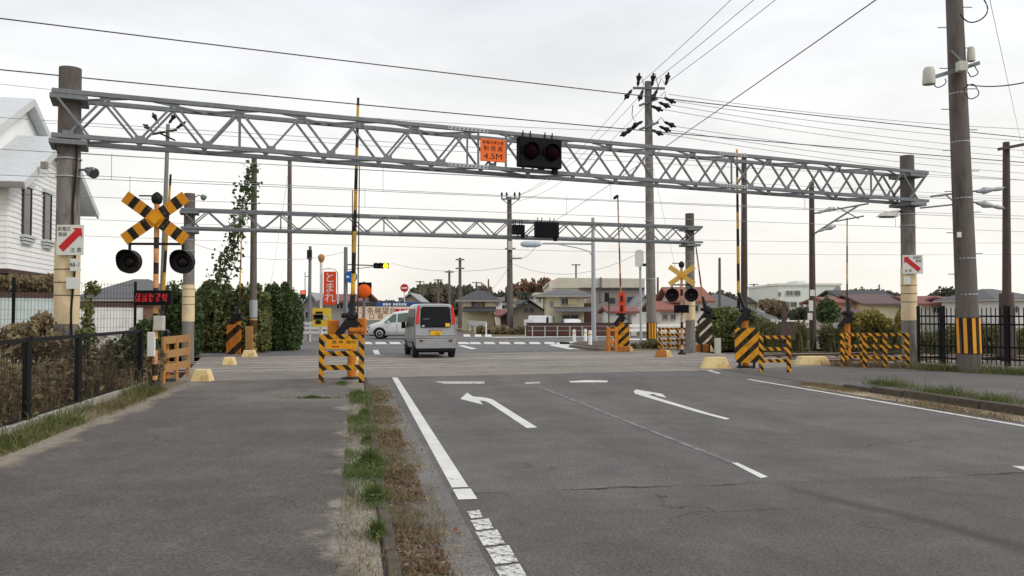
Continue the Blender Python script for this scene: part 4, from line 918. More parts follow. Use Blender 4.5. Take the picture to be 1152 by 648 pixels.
def house(label, Y, u0, u1, ve, vr, wall, roof, kind='gable_x', depth=8, wins=(), ov=.5, z0=0, group='far houses', cat='house', name='house', extra=None, rz=0.0, gable_at=.5):
    """front wall in the plane y=Y seen between columns u0..u1; eave row ve, ridge row vr"""
    x0, x1 = D(u0, HOR, Y).x, D(u1, HOR, Y).x; ze = ZV(ve, Y); xm = x0 + (x1 - x0) * gable_at; wdt = x1 - x0
    zr = ZV(vr, Y + (depth / 2 if kind in ('gable_x', 'hip') else 0))
    t = thing(name, label, cat, ((x0 + x1) / 2, Y, z0), group=group)
    if kind == 'gable_y':
        MB().prism([(x0, Y, z0), (x1, Y, z0), (x1, Y, ze), (xm, Y, zr - .12), (x0, Y, ze)], (0, depth, 0)).build('wall', wall, t)
        for xa in (x0 - ov, x1 + ov):
            zz = ze - (zr - ze) / max(abs((x0 if xa < xm else x1) - xm), .1) * ov
            MB().prism([(xa, Y - ov, zz), (xm, Y - ov, zr), (xm, Y - ov, zr + .16), (xa, Y - ov, zz + .16)], (0, depth + 2 * ov, 0)).build('roof', roof, t)
    elif kind == 'gable_x':
        MB().box(((x0 + x1) / 2, Y + depth / 2, (z0 + ze) / 2), wdt, depth, ze - z0).build('wall', wall, t)
        for sg in (-1, 1):
            ye, ym = Y + depth / 2 + sg * (depth / 2 + ov), Y + depth / 2
            MB().prism([(x0 - ov, ye, ze - .05), (x0 - ov, ym, zr), (x0 - ov, ym, zr + .16), (x0 - ov, ye, ze + .11)], (wdt + 2 * ov, 0, 0)).build('roof', roof, t)
        for xx in (x0, x1 - .1): MB().prism([(xx + .02, Y + .1, ze), (xx + .02, Y + depth - .1, ze), (xx + .02, Y + depth / 2, zr - .05)], (.06, 0, 0)).build('gable_wall', wall, t)
    elif kind == 'hip':
        MB().box(((x0 + x1) / 2, Y + depth / 2, (z0 + ze) / 2), wdt, depth, ze - z0).build('wall', wall, t)
        a, b, c_, d_ = (x0 - ov, Y - ov, ze), (x1 + ov, Y - ov, ze), (x1 + ov, Y + depth + ov, ze), (x0 - ov, Y + depth + ov, ze); k = min(wdt * .36, depth / 2)
        r0, r1 = (x0 + k, Y + depth / 2, zr), (x1 - k, Y + depth / 2, zr)
        MB().add([a, b, c_, d_, r0, r1], [(0, 1, 5, 4), (1, 2, 5), (2, 3, 4, 5), (3, 0, 4), (3, 2, 1, 0)]).build('roof', roof, t)
        MB().box(((x0 + x1) / 2, Y + depth / 2, ze - .08), wdt + 2 * ov - .04, depth + 2 * ov - .04, .12).build('eaves', 'frame_alu', t)
    else:   # flat
        MB().box(((x0 + x1) / 2, Y + depth / 2, (z0 + ze) / 2), wdt, depth, ze - z0).build('wall', wall, t)
        MB().box(((x0 + x1) / 2, Y + depth / 2, ze + .12), wdt + .3, depth + .3, .28).build('roof', roof, t)
    for wn in wins:
        a, b, va, vb = wn[:4]; kindw = wn[4] if len(wn) > 4 else 'w'
        xa, xb, z1, z2 = D(a, HOR, Y).x, D(b, HOR, Y).x, ZV(vb, Y), ZV(va, Y); xc, zc = (xa + xb) / 2, (z1 + z2) / 2
        if kindw == 'w':
            f = MB()
            for (cx, cz, sx, sz) in ((xc, z2 + .04, xb - xa + .16, .08), (xc, z1 - .04, xb - xa + .16, .08), (xa - .04, zc, .08, z2 - z1), (xb + .04, zc, .08, z2 - z1), (xc, zc, .05, z2 - z1)): f.box((cx, Y - .05, cz), sx, .10, sz)
            f = f.build('window', 'frame_alu', t); MB().box((xc, Y - .015, zc), xb - xa, .03, z2 - z1).build('pane', 'glass_house', f)
        elif kindw == 'd': MB().box((xc, Y - .03, zc), xb - xa, .06, z2 - z1).build('door', 'frame_brown', t)
        elif kindw == 's': MB().box((xc, Y - .06, zc), xb - xa, .10, z2 - z1).build('shutter', 'wall_white', t)
        elif kindw == 'g': MB().box((xc, Y - .03, zc), xb - xa, .06, z2 - z1).build('garage_door', 'sheet_white', t)
        elif kindw == 'b': MB().box((xc, Y - .03, zc), xb - xa, .06, z2 - z1).build('cladding', 'wall_brown', t)
    if extra: extra(t, x0, x1, Y)
    return t
house('low grey tiled house roof behind the grid fence', 44, 92, 158, 336, 314, 'wall_brown', 'roof_grey', 'hip', 7)

# ------------------------------------------------------------------ vegetation on the left
M_leaf('leaf_dark', (.042, .075, .024), (.085, .13, .040), (.15, .19, .08), 1.1)
M_leaf('leaf_ivy', (.085, .115, .034), (.16, .19, .06), (.28, .26, .12), 1.4)
M_leaf('leaf_brown', (.22, .15, .09), (.36, .27, .17), (.16, .17, .065), 1.6)
M_leaf('leaf_rust', (.15, .12, .085), (.20, .16, .11), (.12, .12, .08), .5)
M_leaf('leaf_far', (.060, .075, .050), (.10, .115, .075), (.17, .155, .11), .25)
M_leaf('leaf_autumn', (.22, .115, .07), (.28, .16, .10), (.17, .12, .08), .12)
M_leaf('flower_yellow', (.26, .21, .05), (.36, .28, .07), (.15, .16, .05), 3)
M_leaf('weed_tall', (.09, .105, .035), (.17, .17, .07), (.25, .21, .11), 1.2)
M('bark', srgb(90, 74, 60), .9, .3, 12)
def bush(label, blobs, n, size, mat, cat='bush', group=None, name='bush', stems=5, shell=.55, gap=.45, gscale=1.6, aspect=1.6):
    c0 = blobs[0][0]; t = thing(name, label, cat, (c0[0], c0[1], 0), group=group)
    for (c, r) in blobs[:stems]:
        a = Vector((c[0] + random.uniform(-.2, .2) * r[0], c[1], 0)); b = Vector(c); MB().path([a, a.lerp(b, .5) + Vector((random.uniform(-.1, .1), random.uniform(-.1, .1), 0)), b], [.035, .025, .012], 6).build('stem', 'bark', t)
    leaves('crown', blob_pts(blobs, n, shell, gap, gscale), size, mat, t, aspect)['kind'] = 'stuff'
    return t
def px_blob(u, v, Y, ru, rv, ry): p = D(u, v, Y); k = Y / FPX; return ((p.x, p.y, max(p.z, .1)), (ru * k, ry, rv * k))
def row(u0, u1, vtop, vbot, Y, ry, n, jit=6, Y1=None):
    res = []
    for i in range(n):
        f = (i + .5) / n; u = u0 + (u1 - u0) * f; vt = vtop + random.uniform(-jit, jit); yy = Y + ((Y1 or Y) - Y) * f
        res.append(px_blob(u, (vt + vbot) / 2, yy, (u1 - u0) / n * .8, (vbot - vt) / 2, ry))
    return res
bush('dark green creeper hedge behind the left railway', row(222, 300, 328, 402, 35.0, .9, 6, 6) + row(222, 298, 345, 402, 34.3, .5, 5, 10) + [px_blob(random.uniform(222, 300), random.uniform(318, 336), 35, random.uniform(3, 7), random.uniform(3, 8), .4) for _ in range(14)], 16000, .105, 'leaf_ivy', group='hedges left of the road')
bush('tall dark clipped conifer hedge beside the far left pole', row(302, 336, 326, 397, 36.5, .9, 3, 4) + row(300, 322, 345, 398, 36.2, .7, 2, 4) + [px_blob(random.uniform(302, 336), random.uniform(322, 336), 36.5, random.uniform(2, 4), random.uniform(4, 8), .35) for _ in range(9)], 17000, .075, 'leaf_dark', group='hedges left of the road', gap=.9, shell=.4, name='hedge', cat='hedge')
bush('green creeper climbing behind the left crossing signal', row(188, 222, 322, 410, 31, .7, 3, 8), 4200, .10, 'leaf_dark', group='hedges left of the road')
# ivy on the guy wire
gp = [D(u, v, 33.5) for u, v in ((243, 330), (250, 308), (258, 285), (266, 262), (270, 246), (274, 225), (279, 204), (283, 186))]
t = thing('climbing_ivy', 'ivy climbing a slanting guy wire beside the tall pole', 'ivy', Vector((gp[0].x, gp[0].y, 0)))
MB().path([G(240, 33.5)] + gp, .02, 5).build('stem', 'bark', t)
pts = []
for i, p in enumerate(gp):
    q = gp[min(i + 1, len(gp) - 1)]; wdt = (.42, .40, .30, .26, .34, .40, .22, .12)[i]; m = (120, 130, 100, 90, 120, 120, 60, 25)[i]
    k = rng.random(m)[:, None]; pts.append(np.array(p) * (1 - k) + np.array(q) * k + rng.normal(size=(m, 3)) * np.array([wdt, .3, .2]) * .62)
for k in range(3): MB().path([p + Vector((random.uniform(-.35, .35), random.uniform(-.15, .15), random.uniform(-.2, .2))) for p in gp[: 7 - k]], [.014] * (7 - k), 4).build('twig', 'bark', t)
for k in range(26):
    i = random.randrange(len(gp) - 1); p = gp[i].lerp(gp[i + 1], random.random()); MB().bar(p, p + Vector((random.uniform(-.5, .5), random.uniform(-.2, .2), random.uniform(-.1, .35))), .012).build('twig', 'bark', t)
leaves('leaves', np.concatenate(pts), .135, 'leaf_dark', t, 1.25)['kind'] = 'stuff'
# weeds and creepers behind the mesh fence
def weed_mass(n, pts_fn): return pts_fn(n)
pp = []
for i in range(60):
    s = random.uniform(9.5, 18.6); tt_ = -4.9 - random.random() ** 1.4 * 3.0; c = rd(tt_, s, 0); hgt = random.uniform(.45, 1.2)
    pp.append(np.stack([c.x + rng.normal(size=300) * .24, c.y + rng.normal(size=300) * .24, np.abs(rng.random(300)) * hgt], 1))
tag(leaves('withered_weeds', np.concatenate(pp), .050, 'leaf_brown', aspect=2.2), 'withered brown weeds standing behind the mesh fence', kind='stuff')
pb = np.concatenate([np.stack([rng.uniform(-.5, .5, 400) * 1.6 + rd(-5 - 2.6 * k, 9 + 9 * j).x, rng.uniform(-.5, .5, 400) * 1.6 + rd(-5 - 2.6 * k, 9 + 9 * j).y, np.zeros(400)], 1) for k, j in rng.random((26, 2))])
tag(blades('withered_grass', pb, .55, .010, 'grass_dry', lean=.4), 'tall withered grass behind the mesh fence', kind='stuff')
bush('dark leafy bush behind the fence left of the pillar', [px_blob(52, 380, 15.6, 17, 27, .35), px_blob(36, 380, 15.8, 16, 18, .35), px_blob(18, 384, 15.6, 16, 20, .35), px_blob(48, 362, 15.7, 9, 9, .25)], 2600, .055, 'leaf_brown', group='shrubs behind the mesh fence')
bush('green creeper bush between the fence end and the signal', [px_blob(152, 396, 18.6, 16, 26, .45), px_blob(168, 390, 18.9, 12, 30, .4), px_blob(130, 404, 18.2, 14, 20, .4), px_blob(160, 372, 18.8, 6, 12, .25)], 3000, .06, 'leaf_dark', group='shrubs behind the mesh fence')
bush('thin vine twining up beside the left pillar', [px_blob(98, 350, 16.0, 5, 24, .15), px_blob(104, 325, 16.0, 8, 8, .2), px_blob(97, 375, 16.0, 9, 18, .2)], 230, .07, 'leaf_ivy', cat='vine', group='shrubs behind the mesh fence', shell=.9)
bush('dark clipped garden hedge under the white house', row(-20, 66, 311, 331, 23.2, .5, 6, 3), 4200, .07, 'leaf_brown', group='shrubs behind the mesh fence')
bush('withered shrub around the wooden barricade', [px_blob(170, 412, 18.4, 10, 20, .3), px_blob(178, 405, 18.6, 7, 14, .25)], 800, .05, 'leaf_brown', group='shrubs behind the mesh fence')

# ================================================================== POLES, MASTS AND WIRES
def steps(t, x, y, r, z0, z1, dz=.45):
    z = z0; k = 0
    while z < z1:
        sg = 1 if k % 2 else -1; MB().bar((x, y, z), (x + sg * (r + .17), y, z), .018).build('step', 'galvanised', t); z += dz; k += 1
def upole(label, u, Y, vtop, r, mat='concrete_dark', lean=0.0, group='utility poles', name='utility_pole', z0=-.2):
    b = G(u, Y); tp = D(u + lean, vtop, Y); t = thing(name, label, 'pole', b, group=group)
    MB().tube(Vector((b.x, b.y, z0)), tp, r, r * .68, 16).build('pole', mat, t); return t, b, tp
def insulator(t, p, d, s=1.0, mat='black_plastic', slim=1.0):
    MB().lathe(p, d, [(0, .03 * s), (.05 * s, .04 * s), (.10 * s, .10 * s * slim), (.14 * s, .10 * s * slim), (.18 * s, .08 * s * slim), (.34 * s, .17 * s * slim), (.38 * s, .17 * s * slim), (.40 * s, .05 * s), (.50 * s, .03 * s)], 10).build('insulator', mat, t)
# big near pole on the right
M('guard_yellow', srgb(238, 165, 52), .5, .08, 6)
t, bR, tR = upole('large dark utility pole with yellow guard strips on the right', 1090, 22.6, -60, .29, lean=-19)
axis = (tR - bR)
def on_axis(b, a, z): return b + a * (z / a.z)
zg0, zg1 = ZV(398, 22.6), ZV(357, 22.6)
g = MB().tube(on_axis(bR, axis, zg0), on_axis(bR, axis, zg1), .288, .284, 24).build('guard', 'black_metal', t)
for k in range(5):
    a = -math.pi / 2 + (k - 2) * .72; o = Vector((math.cos(a), math.sin(a), 0)) * .292
    MB().bar(on_axis(bR, axis, zg0 + .02) + o, on_axis(bR, axis, zg1 - .02) + o, .085, .02, up=Vector((math.cos(a), math.sin(a), 0))).build('guard_strip', 'guard_yellow', g)
for z in (2.05, 3.0, 4.6, 6.1, 7.4): p = on_axis(bR, axis, z); MB().tube(p, p + axis.normalized() * .03, .29 - z * .008, None, 18).build('band', 'galv_light', t)
z = 2.6; k = 0
while z < 10: p = on_axis(bR, axis, z); MB().bar(p, p + Vector(((.47 if k % 2 else -.47), 0, 0)), .02).build('step', 'galvanised', t); z += .55; k += 1
placard('small white plate on the big right pole', 1078, 1083, 261, 267, 22.25)
Yp = 22.2
f = thing('pole_fixture', 'grey crossarm with two pale cylinders on the big right pole', 'fixture', D(1074, 84, Yp))
MB().bar(D(1047, 88, Yp - .1), D(1101, 71, Yp + .3), .09, .10).build('crossarm', 'galvanised', f)
MB().box(D(1082, 75, Yp - .12), .24, .2, .26).build('junction_box', 'box_grey', f, bevel=.02)
for (u, v0, v1, rr, yy) in ((1045, 76, 95, .155, Yp - .1), (1092.5, 53, 69, .10, Yp + .25)):
    a, b = D(u, v1, yy), D(u, v0, yy); MB().lathe(a, b - a, [(0, rr), (.03, rr * 1.05), ((b - a).length * .85, rr * .92), ((b - a).length, rr * .7)], 18).build('canister', 'box_grey', f)
MB().bar(D(1070, 57, Yp - .05), D(1084, 71, Yp - .05), .04).build('brace', 'galvanised', f)
def loop(label, cu, cv, r, Y, a0, a1, rad=.014):
    c = D(cu, cv, Y); k = r * Y / FPX
    return tag(MB().path([c + Vector((math.cos(a) * k, .04 * math.sin(3 * a), math.sin(a) * k)) for a in np.linspace(a0, a1, 24)], rad, 5).build('cable', 'black_plastic'), label, 'cable', 'cable loops on the big pole')
loop('large cable loop at the top of the big right pole', 1094, 8, 17, Yp, -2.6, .9, .018)
loop('small cable loop under the right canister', 1094, 80, 6, Yp, -3, 2.4)
loop('cable loop below the crossarm on the big right pole', 1093, 103, 8, Yp, -4.2, 2.2)
loop('sagging cable from the left canister to the big pole', 1056, 90, 8, Yp - .15, -3.1, .2)
wire(D(1087, 95, Yp), D(1240, 60, 15), .25, .018, 'dark service cable leaving the big right pole to the right')
wire(D(1107, -30, 20), D(1152, 175, 60), 0, .010, 'thin pale line hanging at the right picture edge', 'wire_pale')
# tall pole with many insulators
t, bM, tM = upole('tall concrete pole crowned with dark insulators behind the gantry', 733, 41, 92, .25, 'concrete_pole', lean=-4)
g = MB().tube(G(733, 41, ZV(381.5, 41)) , G(733, 41, ZV(363, 41)), .255, None, 18).build('guard', 'black_metal', t)
for a in (-2.1, -1.57, -1.04): MB().bar(G(733, 41, ZV(381, 41)) + Vector((math.cos(a) * .26, math.sin(a) * .26, 0)), G(733, 41, ZV(363.5, 41)) + Vector((math.cos(a) * .26, math.sin(a) * .26, 0)), .09, .02, up=(math.cos(a), math.sin(a), 0)).build('guard_strip', 'guard_yellow', g)
YM = 41
for (ua, va, ub, vb) in ((712, 99, 748, 99.5), (719, 119, 740, 111), (719, 146, 741, 137.5)): MB().bar(D(ua, va, YM - .2), D(ub, vb, YM - .25), .10, .10).build('crossarm', 'galvanised', t)
for (u, v, dx, dz) in ((717.5, 97, .1, 1), (733.5, 97, .1, 1), (749, 96, .2, 1), (711, 101, -.7, -.9), (723.5, 101, -.4, -1), (739.5, 101, -.5, -.9), (747, 110, 1, -.5), (741, 115, 1, -.5), (732.5, 119, 1, -.5),
                       (747, 137, 1, -.5), (741.5, 142, 1, -.5), (733, 146, 1, -.5), (723, 136.5, -1, -.55), (716, 142, -1, -.55), (710, 147, -1, -.5)):
    insulator(t, D(u, v, YM - .3), Vector((dx, -.2, dz)), 1.25, slim=.62)
for (a, b, c_) in (((717, 93), (722, 86), (724, 96)), ((733, 93), (737, 83), (741, 100)), ((748, 95), (744, 88), (740, 98)), ((712, 118), (711, 130), (716, 140)), ((726, 121), (732, 130), (735, 139)), ((739, 137), (744, 132), (748, 138)), ((743, 108), (748, 103), (749, 110))):
    MB().path([D(*a, YM - .3), D(*b, YM - .3), D(*c_, YM - .3)], .018, 4).build('jumper_wire', 'wire_dark', t)
for z in (3.2, 6, 8.5): MB().tube(G(733 - z * .3, 41, z), G(733 - z * .3, 41, z + .05), .27 - z * .008, None, 16).build('band', 'galv_light', t)
# plain poles: (label, u, Y, vtop, radius, material, lean)
t, b, tp = upole('grey pole standing left among the creepers', 285, 34, 175, .155, 'concrete_dark', 1)
MB().tube(G(285, 34, .1), G(285, 34, 1.35), .165, None, 14).build('wrap', 'arm_pale', t); MB().tube(G(285, 34, 1.4), G(285, 34, 2.1), .162, None, 14).build('sleeve', 'galv_light', t)
upole('slim grey pole right of the ivy', 326, 45, 178, .15, 'concrete_dark', 0)
t, b, tp = upole('leaning slim pole with dark insulators behind the crossbuck', 181, 42, 140, .13, 'concrete_pole', 8)
for (u, v, a) in ((172, 148, -1), (178, 139, -.4), (190, 139, .5), (198, 145, 1)): insulator(t, D(u, v, 41.8), Vector((a * .8, 0, .6)), 1.2, slim=.6)
MB().bar(D(171, 151, 41.8), D(199, 146, 41.8), .09).build('crossarm', 'black_metal', t); MB().bar(D(180, 150, 41.8), D(197, 158, 41.8), .08).build('crossarm', 'black_metal', t)
t, b, tp = upole('distant concrete pole with crossarms in mid picture', 574, 70, 222, .27, 'concrete_dark', -1)
for (ua, ub, v) in ((564, 585, 224), (568, 580, 280), (573, 587, 291)): MB().bar(D(ua, v, 69.7), D(ub, v - .5, 69.7), .12).build('crossarm', 'galvanised', t)
for u in (564.5, 570, 579, 584.5): insulator(t, D(u, 224, 69.7), Vector((0, 0, 1)), 1.2, slim=.5)
MB().bar(D(565, 224, 69.7), D(573, 231, 69.7), .06).build('brace', 'galvanised', t); MB().bar(D(584, 224, 69.7), D(575, 231, 69.7), .06).build('brace', 'galvanised', t)
MB().box(D(574, 276, 69.5), .35, .3, .7).build('transformer', 'box_grey', t)
far_poles = [(517.5, 95, 290, .22, 'dark far pole with two crossarms above the silver van', (292, 302)), (505.5, 110, 304, .2, 'far pole with one crossarm left of the dark far pole', (306,)), (536, 150, 317, .2, 'thin distant pole above the brown house roof', (318,)), (549.5, 150, 314, .2, 'thin distant pole without crossarm behind the brown house', ()), (472.5, 140, 316, .2, 'thin distant pole right of the no-entry sign', (317,)), (493, 115, 314, .2, 'distant pole with reddish banner behind the van', (315,)),
             (648, 120, 297, .16, 'thin distant mast above the factory roof', (298,)), (809.5, 62, 290, .13, 'slim pole behind the right shrubs', ()), (848, 140, 320, .2, 'thin distant pole left of the white flat building', (320,)), (868, 140, 320, .2, 'thin distant pole close to the white flat building', (320,)), (857, 140, 327, .2, 'short distant pole between two crossarm poles', ()), (989, 150, 320, .18, 'thin distant pole behind the dark roofs on the right', ()),
             (740, 75, 312, .13, 'thin far pole right of the tall pole', ())]
for (u, Y, vt, r, lab, arms) in far_poles:
    t, b, tp = upole(lab, u, Y, vt, r, 'concrete_dark', 0, 'distant poles')
    for v in arms: MB().bar(D(u - 5, v, Y - .3), D(u + 5, v, Y - .3), .16).build('crossarm', 'galvanised', t)
MB().box(D(493, 331, 114.6), .9, .1, 4.0).build('banner', 'orange_red', bpy.data.objects['utility_pole.010'] if False else t) if False else None
# rusty catenary masts with cantilever arms
def mast(label, u, Y, vtop, r, mat='rust_mast', lean=0): return upole(label, u, Y, vtop, r, mat, lean, 'overhead line masts', 'catenary_mast')
t, b, tp = mast('rusty mast just right of the striped raised arm', 837, 37.5, 173, .165)
t, b, tp = mast('dark rusty mast with cantilever in front of the white building', 914, 36, 205, .15, lean=-1)
def cantilever(t, Y, tube_):
    for (a, b, r) in tube_: MB().tube(D(*a, Y), D(*b, Y), r, None, 8).build('cantilever_arm', 'galvanised', t)
cantilever(t, 35.8, (((916, 240), (977, 229), .035), ((916, 263), (966, 231), .04), ((942, 233), (966, 246), .025), ((940, 249), (972, 243), .03)))
for (u, v) in ((920, 239.5), (921, 260)): insulator(t, D(u, v, 35.8), Vector((1, 0, .3)), 1.5, 'galv_light', .4)
placard('green and white plate on the dark mast', 910, 915, 338, 350, 35.7); placard('white plate low on the dark mast', 908.5, 914, 352, 360, 35.7); placard('white plate high on the dark mast', 911.5, 917, 326, 333, 35.7)
MB().box(D(885, 372, 33), .55, .4, .7).build('cabinet', 'rust_mast').__setitem__('label', 'rusty brown trackside cabinet on a post'); o = bpy.data.objects['cabinet']; o['category'] = 'cabinet'
tag(MB().bar(G(882, 33.1), G(882, 33.1, ZV(339, 33)), .14).build('timber_post', 'rust_mast'), 'short brown timber post by the trackside cabinet', 'post')
t, b, tp = mast('rusty mast at the right picture edge behind the black fence', 1132, 31, 160, .17)
MB().bar(D(1123, 168, 30.8), D(1165, 160, 30.8), .10).build('crossarm', 'rust_mast', t)
cantilever(t, 30.8, (((1131, 211), (1047, 221), .035), ((1131, 235), (1093, 227), .035), ((1093, 228), (1035, 234), .03), ((1076, 230), (1064, 219), .025)))
for (u, v, dx, dz) in ((1128, 212, -1, -.12), (1128, 234, -1, .2)): insulator(t, D(u, v, 30.8), Vector((dx, 0, dz)), 1.9, 'galv_light', .4)
p0 = D(1132, 330, 31); MB().tube(G(1133, 31.05), p0, .30, .24, 14).build('sleeve', 'rust_mast', t)
# lamp post with a long arm
M('lamp_pale', srgb(188, 198, 208), .45, .06, 6)
t, b, tp = upole('tall galvanised street lamp with long arm at the traffic island', 668, 45, 245, .13, 'galv_light', -1, 'street lamps', 'street_lamp')
MB().tube(D(667, 274.5, 45), D(610, 274, 44.6), .045).build('arm', 'galv_light', t); MB().path([D(667, 289, 45), D(663, 283, 45), D(650, 279, 44.9), D(628, 274.8, 44.7)], .03, 6).build('brace', 'galv_light', t)
p0, p1 = D(585.5, 274.7, 44.5), D(609, 274.7, 44.6); d_ = p1 - p0
MB().lathe(p0, d_, [(0, .05), (.08, .13), (.3, .17), (.8, .17), (1.0, .12), (d_.length, .07)], 16).build('head', 'lamp_pale', t)
MB().tube(G(668, 45), G(668, 45, .3), .2).build('base', 'galv_light', t)

# ------------------------------------------------------------------ wires
def ext(a, b, k0, k1): d = b - a; return a - d * k0, b + d * k1
for (u0, v0, u1, v1, z, r, lab) in ((0, 15, 1152, 150, 9.2, .022, 'topmost dark wire across the whole sky'), (0, 73, 1152, 178, 8.2, .022, 'dark wire across the sky just above the left pillar top')):
    a, b = ext(P(u0, v0, z), P(u1, v1, z), .25, .4); wire(a, b, .25, r, lab)
for tw, nm in ((T1, 'nearer'), (T2, 'farther')):
    qa, qb = -22, 46
    for z, r, lab, sg in ((5.15, .011, 'contact wire', .0), (6.0, .012, 'carrying wire', .25), (6.9, .010, 'feeder wire', .1)):
        wire(tk(qa, tw + (.9 if z > 6.5 else 0), z), tk(qb, tw + (.9 if z > 6.5 else 0), z), sg, r, f'railway {lab} above the {nm} track', 'wire_pale')
    dr = thing('dropper_wires', f'thin droppers between the two wires above the {nm} track', 'wire', tk(0, tw, 5.15), group='dropper wires')
    for k in range(9): q = qa + 4 + k * 7.3; MB().bar(tk(q, tw, 5.15), tk(q, tw, 5.85), .012).build('dropper', 'wire_pale', dr)
wire(tk(-22, T2 + 3.6, 7.4), tk(46, T2 + 3.6, 7.4), .4, .012, 'pale wire behind the far track at mast top height', 'wire_pale')
wire(tk(-22, T2 + 5.5, 8.8), tk(50, T2 + 5.5, 8.8), .5, .012, 'highest pale wire behind the railway', 'wire_pale')
wire(tk(-25, 44, 6.4), tk(60, 44, 6.6), .7, .013, 'pale wire along the far road', 'wire_pale')
wire(tk(-25, 45, 5.7), tk(60, 45, 5.9), .7, .013, 'lower pale wire along the far road', 'wire_pale')
wire(D(622, 250, 62), D(1120, -95, 14), .1, .020, 'dark wire rising steeply to the upper right'); 
tag(MB().lathe(D(691, 223, 48), D(697, 219, 47) - D(691, 223, 48), [(0, .02), (.05, .09), (.6, .09), (.7, .02)], 8).build('wire_coupling', 'black_plastic'), 'dark coupling on the slanting wire', 'fitting')
for i, (u0, v0, u1) in enumerate(((721, 93, 817), (735, 92, 842), (750, 93, 866))):
    a = D(u0, v0, 40.7); b = P(u1, 0, a.z - .2); a, b = ext(a, b, 0, 1.0)
    wire(a, b, .15, .018, f'{("left", "middle", "right")[i]} one of three wires fanning up from the insulator pole')
for i, (u0, v0, u1, v1) in enumerate(((710, 104, 565, 226), (722, 105, 571, 223), (738, 105, 583, 226))):
    wire(D(u0, v0, 40.7), D(u1, v1, 70), 1.0, .018, f'{("left", "middle", "right")[i]} one of three wires falling from the insulator pole to the distant pole', 'wire_pale')
for i, (u0, v0, v1, dark) in enumerate(((752, 106, 144, 0), (754, 113, 158, 0), (748, 117, 170, 0), (739, 122, 178, 0), (752, 141, 186, 0), (747, 145, 195, 0), (738, 149, 203, 0))):
    a = D(u0, v0, 40.6); b = P(1200, v1 + 3, a.z - .3); wire(a, b, .3, .017, f'{("first", "second", "third", "fourth", "fifth", "sixth", "seventh")[i]} from the top of the pale wires running right from the insulator pole', 'wire_pale')
wire(D(710, 148, 40.6), P(-40, 60 + 30, 11.0), .3, .014, 'pale wire running left from the insulator pole', 'wire_pale')
wire(D(573, 300, 69), D(440, 296, 90), .6, .02, 'pale wire left of the distant mid pole', 'wire_pale'); wire(D(575, 296, 69), D(720, 284, 60), 1.2, .018, 'slack pale wire right of the distant mid pole', 'wire_pale')
wire(D(573, 300, 69), D(518, 345, 100), 1.0, .02, 'slack wire falling from the distant mid pole towards the houses', 'wire_pale'); wire(D(574, 285, 69), D(612, 262, 50), .9, .018, 'slack wire rising from the distant mid pole to the lamp arm', 'wire_pale')
wire(D(389, 283, 46), D(200, 268, 40), .7, .014, 'pale slack wire left of the signal mast', 'wire_pale')
wire(D(326, 183, 45), D(303, 330, 45), .1, .010, 'thin guy wire left of the slim grey pole', 'wire_pale')
wire(D(733, 180, 41), D(770, 345, 43), .1, .010, 'thin guy wire right of the insulator pole', 'wire_pale')
wire(D(915, 210, 36), D(1030, 218, 31), .3, .012, 'pale wire from the dark mast to the right pillar', 'wire_pale')

# ================================================================== BEYOND THE CROSSING, LEFT OF THE ROAD
# hanging red stop sign
YS = 43
t = thing('stop_sign', 'red vertical sign reading stop in white on a white pole', 'sign', G(361.5, YS))
MB().tube(G(361.5, YS), D(361.5, 292, YS), .075).build('pole', 'white_paint', t)
MB().lathe(D(361.5, 295, YS), (0, 0, 1), [(0, .09), (.15, .17), (.32, .17), (.40, .08), (.42, .02)], 14).build('lamp', 'wood_orange', t)
MB().path([D(361.5, 303, YS), D(370, 302, YS), D(377, 303, YS), D(380, 307, YS), D(380, 342, YS)], .035, 6).build('frame', 'white_paint', t)
p0, p1 = D(364, 343, YS - .1), D(378.2, 305.5, YS - .1); pn = MB().box((p0 + p1) / 2, p1.x - p0.x, .06, p1.z - p0.z).build('panel', 'orange_red', t, bevel=.01)
for i, ch in enumerate('とまれ'): text('lettering', ch, .56, 'white_paint', D(371, 313 + 11.3 * i, YS - .135), (1, 0, 0), (0, 0, 1), pn)
t = thing('poster_board', 'yellow poster board with a dark train front picture', 'sign', G(361.5, YS - .3))
p0, p1 = D(351.5, 367.5, YS - .3), D(372.5, 346.5, YS - .3); pn = MB().box((p0 + p1) / 2, p1.x - p0.x, .04, p1.z - p0.z).build('panel', 'sign_yellow', t)
for (u0, u1, v0, v1, m) in ((355, 363, 350.5, 353, 'sign_black'), (352.5, 363.5, 353.8, 359.5, 'sign_black'), (354.5, 362.5, 355, 357.2, 'roof_red'), (355, 361, 360.2, 364.5, 'sign_black'), (364.5, 370, 354.5, 356, 'box_grey'), (365, 368, 357, 360, 'box_grey')):
    a, b = D(u0, v1, YS - .33), D(u1, v0, YS - .33); MB().box((a + b) / 2, b.x - a.x, .012, b.z - a.z).build('picture_mark', m, pn)
